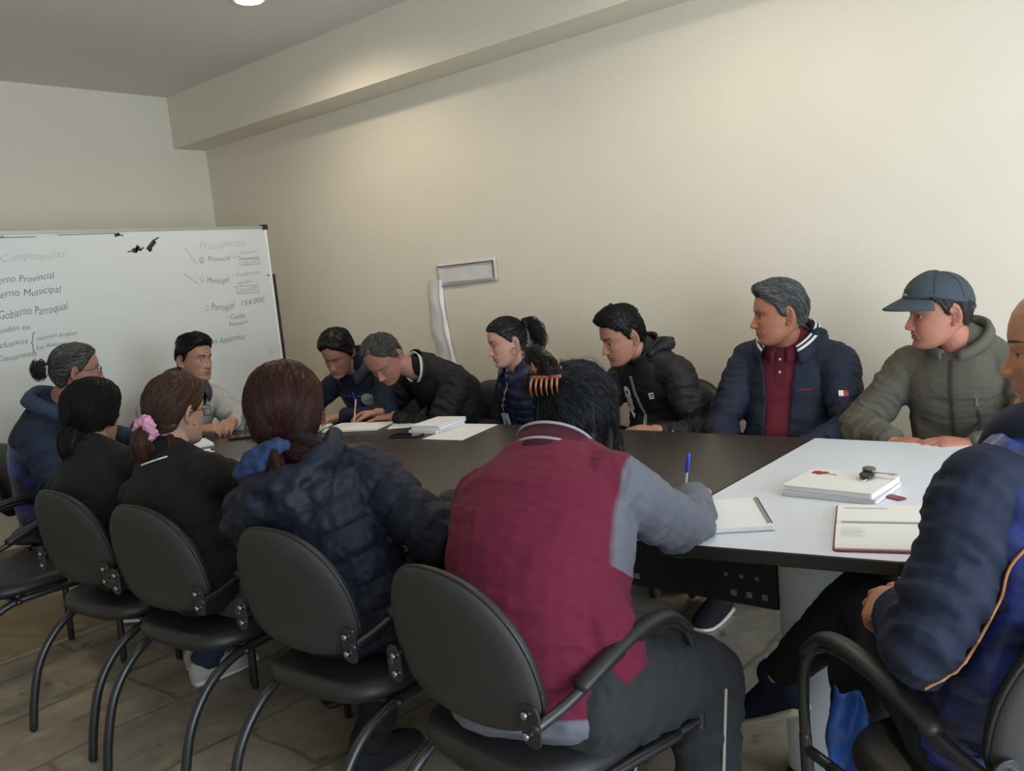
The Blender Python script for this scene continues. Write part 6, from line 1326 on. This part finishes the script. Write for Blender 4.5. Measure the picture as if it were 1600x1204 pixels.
def maroon_woman():
    sk = (.40, .22, .16)
    h = dict(skin=sk, hair=(.008, .007, .008), age=.3, ear=.9, w=1., noear=False)
    sp = dict(hip=(-1.16, 1.35), neck=(-1.235, 1.60, .985), head=(-1.30, 1.785, 1.035), yaw=4, syaw=12, hrot=(24, 38, 0), build=1.2, sw=.16, sc=.97, sdrop=.085, sup=(0, -.035), slump=.06, belly=.1, hsc=1.03,
              r=dict(w=(-1.105, 2.03, .79), f=(-.35, .9, -.1), n=(.25, .1, .95), pose='pen', pole=(1., -.5, -1.1)), l=dict(w=(-1.45, 1.98, .785), pole=(-.9, -.3, -.4)), ank=((-.90, 1.58, .095), (-1.3, 1.72, .095)), toe=((.4, .9, 0), (-.1, 1, 0)), knee=((-.935, 1.72, .465), None))
    R = start(sp, h, 'woman in a maroon and grey varsity jacket writing, nearest the camera, seen from behind', .0045)
    mr = mat('varsity_maroon', (.125, .012, .032), .85, bump=.4, bscale=420, var=.07, vscale=60, sheen=.25); gs = mat('varsity_grey', (.125, .13, .155), .85, bump=.5, bscale=350, var=.12, vscale=120, sheen=.2)
    V, Q = garment(R, .026, .019, .042, .95, .0055, .0095, 111, top=.96, low=-.14, extra=[limb([R.C[2] + R.LA[2] * .175 + R.FW[2] * .03, R.C[8] + R.LA[8] * .15 + R.FW[8] * .01, R.C[13] + R.LA[13] * .12], [.085, .08, .07], 16, 4), limb([R.C[3] - R.LA[3] * .14 - R.FW[3] * .01, R.C[8] - R.LA[8] * .135 - R.FW[8] * .01], [.085, .075], 16, 4)])
    a, al, tl, x, y = is_arm(R, V, .026); f = a[Q].mean(1); xa = np.abs(x)[Q].mean(1)
    sd = np.where(tl > .26, (np.where(x > 0, x - .205, -x - .24)) * 9, -1.); sd = np.where((tl > .43) & (np.abs(x) < .2), np.minimum(sd, (np.where(x > 0, x - .19, -x - .24)) * 9), sd); q = np.maximum(sd, np.where((al > .09) & (x > -.1) | (al > .2), (a - .02) * 1.5, -1)); q = np.where((tl < .22) & (a < .6), -1, q); q = np.maximum(q, np.where(a < .4, (-.062 - tl) * 14, -1))
    q = lap(np.repeat(q[:, None].clip(-.6, .6), 3, 1), Q, 3, .6)[:, 0]
    jk = mkobj('varsity_jacket', V, Q, two_tone('varsity_cloth', (.125, .012, .032), (.125, .13, .155)), R.root, base=R.b, col=np.repeat((.5 + q * .8).clip(0, 1)[:, None], 3, 1)); B = bvh(V, Q)
    rib = cloth('rib_maroon', (.055, .008, .016)); pr_ = mat('rib_grey', (.28, .25, .28), .8)
    k = collar(R, 'collar', [(.108, -.03), (.099, .0), (.095, .035)], rib, 20, 1., .04, parent=jk, th=.007)
    for r0_, z in ((.1045, -.012), (.0985, .032)): collar(R, 'collar_stripe', [(r0_ + .0015, z), (r0_ + .0005, z + .006)], pr_, 22, 1., .04, parent=k, th=.005)
    tr = cloth('charcoal_trousers', (.030, .031, .034), .9, .5); wear_trousers(R, tr, ease=.022, amp=.009)
    P = [R.K[0] * (1 - t) + R.A[0] * t + nrm(A_([.8, -.6, 0])) * (.088 - .012 * t) for t in np.linspace(.02, .8, 6)]
    put(R, 'side_stripe', limb(P, .004, 6, 3, .5), mat('pale_stripe', (.38, .36, .31), .8)); wear_shoes(R, cloth('black_knit', (.012, .012, .013)), mat('sole_white', (.6, .6, .58), .6))

    b_ = (.0085, .008, .009); G = (-.045, -.095, .055)
    rr_ = np.random.default_rng(9)
    t, core, sh_ = tail([(-.03, -.085, .03), (-.05, -.115, .06), (-.075, -.10, .095), (-.085, -.06, .11)], [.03, .046, .040, .014], 700, b_, 31, 14, .0012, .5, 1., 1.8)
    t2, c2, s2 = tail([(.072, -.02, .0), (.088, -.015, -.05), (.086, -.015, -.1), (.08, -.02, -.135)], [.014, .024, .022, .008], 260, b_, 32, 14, .0012, .5, 1.2, 1.6)
    def loose(Vc, Q, m):
        P = grow((Vc, Q), m, 220, lambda P: A_(G) - P + .08 * np.stack([np.sin(P[:, 2] * 90), np.cos(P[:, 0] * 90), np.sin(P[:, 1] * 90)], 1), .11, 12, .006, .35, .2, .022, 91); return P, .0008, shades(b_, 220, .5, 5)
    hr = pulled(R, G, b_, 3400, lambda V0, az, z: .026 + .010 * vnoise(V0 * 26), ([0, 40, 58, 72, 84, 100, 115, 135, 180], [.072, .062, .030, -.02, -.04, -.04, -.06, -.08, -.09]), seed=27, tails=[(t, .0012, sh_), (t2, .0012, s2)], cores=[core, c2], amt=.5, alt=(.03, .04, .065), pa=.12, rough=.38, lift=.005, jit=.2, loose=loose)
    # claw clip
    tm = mat('amber_clip', (.22, .065, .02), .2, var=.6, vscale=60, coat=.5); parts = []
    for s in (1, -1):
        for i in range(6): q = (i - 2.5) * .011; parts.append(limb([(-.045 + q + s * .0, -.140, .055 + s * .004), (-.048 + q * 1.15, -.152, .055 + s * .022), (-.05 + q * 1.2, -.143, .055 + s * .042), (-.05 + q * 1.2, -.125, .055 + s * .05)], [.003, .0042, .003, .0015], 6, 3))
        parts.append(limb([(-.045 - .034, -.148, .055 + s * .012), (-.045 + .034, -.148, .055 + s * .012)], .0055, 8, 2))
    put(R, 'hair_clip', xf_head(R, join(parts)), tm, hr)
    pen_in(R, 0, 'pen', 'blue capped ballpoint pen in the hand of the woman in maroon', mat('pen_clear', (.45, .42, .38), .2), mat('dark_metal', (.05, .05, .05), .3, 1.), up=(.14, .10, 1.), L=.145, cap=mat('pen_blue', (.015, .06, .45), .3))
def right_woman():
    sk = (.46, .21, .125)
    h = dict(skin=sk, hair=(.014, .011, .010), age=.2, nose=1.0, nosew=1.05, w=.98, jaw=.98, brow=.7, eye=.35, ear=.95, lip=(.34, .12, .10), cheek=1.1, browt=.9)
    sp = dict(hip=(-.31, 1.665), neck=(-.215, 1.70, 1.055), head=(-.223, 1.79, 1.20), yaw=56, syaw=60, hrot=(99, 4, 0), build=1.04, sw=.165, sc=.97, slump=.04, hsc=.97, sfwd=(0, .025),
              r=dict(w=(-.43, 1.80, .68), f=(-.5, -.7, -.3), n=(-.2, .3, .9), pose='clasp', pole=(.5, .6, -.8)), l=dict(w=(-.475, 1.635, .735), f=(-.72, .50, -.30), n=(-.25, -.6, .7), pose='relax', pole=(0, -.8, -.65)),
              ank=((-.66, 1.90, .095), (-.885, 1.965, .345)), toe=((-1, .1, 0), (-.80, .40, -.50)), knee=((-.63, 1.87, .50), (-.63, 1.94, .625)))
    R = start(sp, h, 'woman in a navy and shiny blue jacket sitting cross legged at the right edge', .004)
    nv = cloth('navy_sweat', (.012, .016, .032)); bb = blue_camo()
    V, Q = garment(R, .014, .017, .046, .95, .0055, .012, 121, top=.95); s_ = put(R, 'sweatshirt', (V, Q), nv)
    V, Q = garment(R, .020, vox=.0055, amp=.010, seed=122, arms=False, top=.93, low=-.12); B = bvh(V, Q); v = put(R, 'vest', (V, Q), bb)
    collar(R, 'collar', [(.098, -.03), (.092, .02), (.092, .06), (.10, .07), (.118, .045), (.13, .01)], nv, 24, 1., .05, parent=v, th=.006)
    sE = nrm(R.E[1] - R.S[1]); o_ = nrm(np.cross(sE, A_([-.25, .95, 0]))); o_ = o_ if o_[0] > 0 else -o_
    pts = [R.S[1] + o_ * .10 + A_([.06, -.3, .05]), R.S[1] + o_ * .085 + sE * .06 + A_([0, -.3, 0]), R.S[1] + o_ * .080 + sE * .15 + A_([0, -.3, 0]), R.E[1] + o_ * .06 - sE * .02 + A_([0, -.3, 0]), R.E[1] + o_ * .02 + sE * .05 + A_([0, -.3, 0])]
    V2 = []
    Bs = bvh(*s_data(s_, R))
    for p in catmull(pts, 25):
        hits = [q.ray_cast(Vector(p), Vector((0, 1, 0)), .6) for q in (B, Bs)]; hits = [A_(q[0]) for q in hits if q[0] is not None]
        if hits: V2.append(min(hits, key=lambda q: q[1]) - A_([0, .002, 0]))
    put(R, 'piping', limb(V2, .0028, 6, 1), mat('orange_piping', (.45, .20, .08), .6), v)
    lg = cloth('black_leggings', (.010, .010, .013)); wear_trousers(R, lg, ease=.011, upto=.9, cuff=.048, amp=.004); wear_shoes(R, cloth('navy_knit_shoe', (.010, .013, .030)), mat('sole_cream', (.52, .48, .38), .7))
    # bright blue tail of the jacket hanging beside the seat
    V, F = grid2(-.05, .05, 0, .22, 9, 14); x, z = V.T; P = np.stack([-.60 + x * (.7 + .3 * np.sin(z * 9)) - .0, 1.70 + .018 * np.sin(x * 90 + z * 20) + .01 * np.sin(z * 50), .50 - z], 1)
    shell(put(R, 'jacket_tail', (P, F), mat('bright_blue_nylon', (.03, .12, .45), .4, bump=.3, bscale=60), v), .004)
    b_ = (.014, .011, .010); t, core, sh_ = tail([(0, -.10, -.02), (0, -.13, -.04), (0, -.13, -.11)], [.02, .03, .012], 200, b_, 41)
    pulled(R, (0, -.11, -.01), b_, 1000, .008, ([0, 40, 60, 78, 92, 108, 122, 140, 180], [.096, .094, .080, .045, -.005, .012, -.02, -.06, -.078]), seed=43, tails=[(t, .0012, sh_)], cores=[core])
def s_data(o, R):
    me = o.data; n = len(me.vertices); co = np.empty(n * 3, np.float32); me.vertices.foreach_get('co', co); return co.reshape(-1, 3).astype(float) + R.b, [tuple(p.vertices) for p in me.polygons]

for fn in (grey_man, cap_man, young_man, lanyard_woman, writing_man, vest_woman, board_man, bun_woman, short_hair_woman, scrunchie_woman, puffer_woman, maroon_woman, right_woman): fn()

# ================================================================== light and camera
def area(name, loc, rot, sx, sy, power, color, spread=math.pi):
    l = bpy.data.lights.new(name, 'AREA'); l.shape = 'RECTANGLE'; l.size = sx; l.size_y = sy; l.energy = power; l.color = color; l.spread = spread
    o = bpy.data.objects.new(name, l); COL.objects.link(o); o.location = loc; o.rotation_euler = rot; return o
area('window_daylight', (XR + .02, (W0 + W1) / 2, (H0 + H1) / 2), (0, math.radians(90), 0), H1 - H0 - .1, W1 - W0 - .1, 195, (.74, .87, 1.))
def lamp(x, y, p):
    l = bpy.data.lights.new('downlight_lamp', 'SPOT'); l.energy = p; l.color = (1., .86, .68); l.shadow_soft_size = .06; l.spot_size = math.radians(165); l.spot_blend = .6
    o = bpy.data.objects.new('downlight_lamp', l); COL.objects.link(o); o.location = (x, y, ZC - .03)
lamp(-3.83, 2.78, 40); lamp(-1.6, 2.6, 35); lamp(-3.8, .3, 12); lamp(.6, 2.6, 10)
w = bpy.data.worlds.new('World'); S.world = w; w.use_nodes = True
bg = w.node_tree.nodes['Background']; bg.inputs[0].default_value = (.75, .85, 1., 1); bg.inputs[1].default_value = 1.0
cd = bpy.data.cameras.new('camera'); cam = bpy.data.objects.new('camera', cd); COL.objects.link(cam)
f_, ya, pi_, ro = 1346., math.radians(40.1225), math.radians(7.204), math.radians(-5.5717)
fw = A_([-math.sin(ya) * math.cos(pi_), math.cos(ya) * math.cos(pi_), -math.sin(pi_)]); r0 = A_([math.cos(ya), math.sin(ya), 0]); u0 = np.cross(r0, fw)
rv = math.cos(ro) * r0 + math.sin(ro) * u0; uv = -math.sin(ro) * r0 + math.cos(ro) * u0
cam.matrix_world = Matrix([[*[float(v) for v in (rv[i], uv[i], -fw[i])], (0, 0, 1.42)[i]] for i in range(3)] + [[0, 0, 0, 1]])
cd.sensor_width = 36; cd.sensor_fit = 'HORIZONTAL'; cd.lens = 36 * f_ / 1600; cd.clip_start = .05
S.camera = cam
S.view_settings.view_transform = 'Standard'; S.view_settings.look = 'None'; S.view_settings.exposure = .15; S.view_settings.gamma = 1
try: S.cycles.use_denoising = True; S.cycles.denoiser = 'OPENIMAGEDENOISE'
except Exception: pass
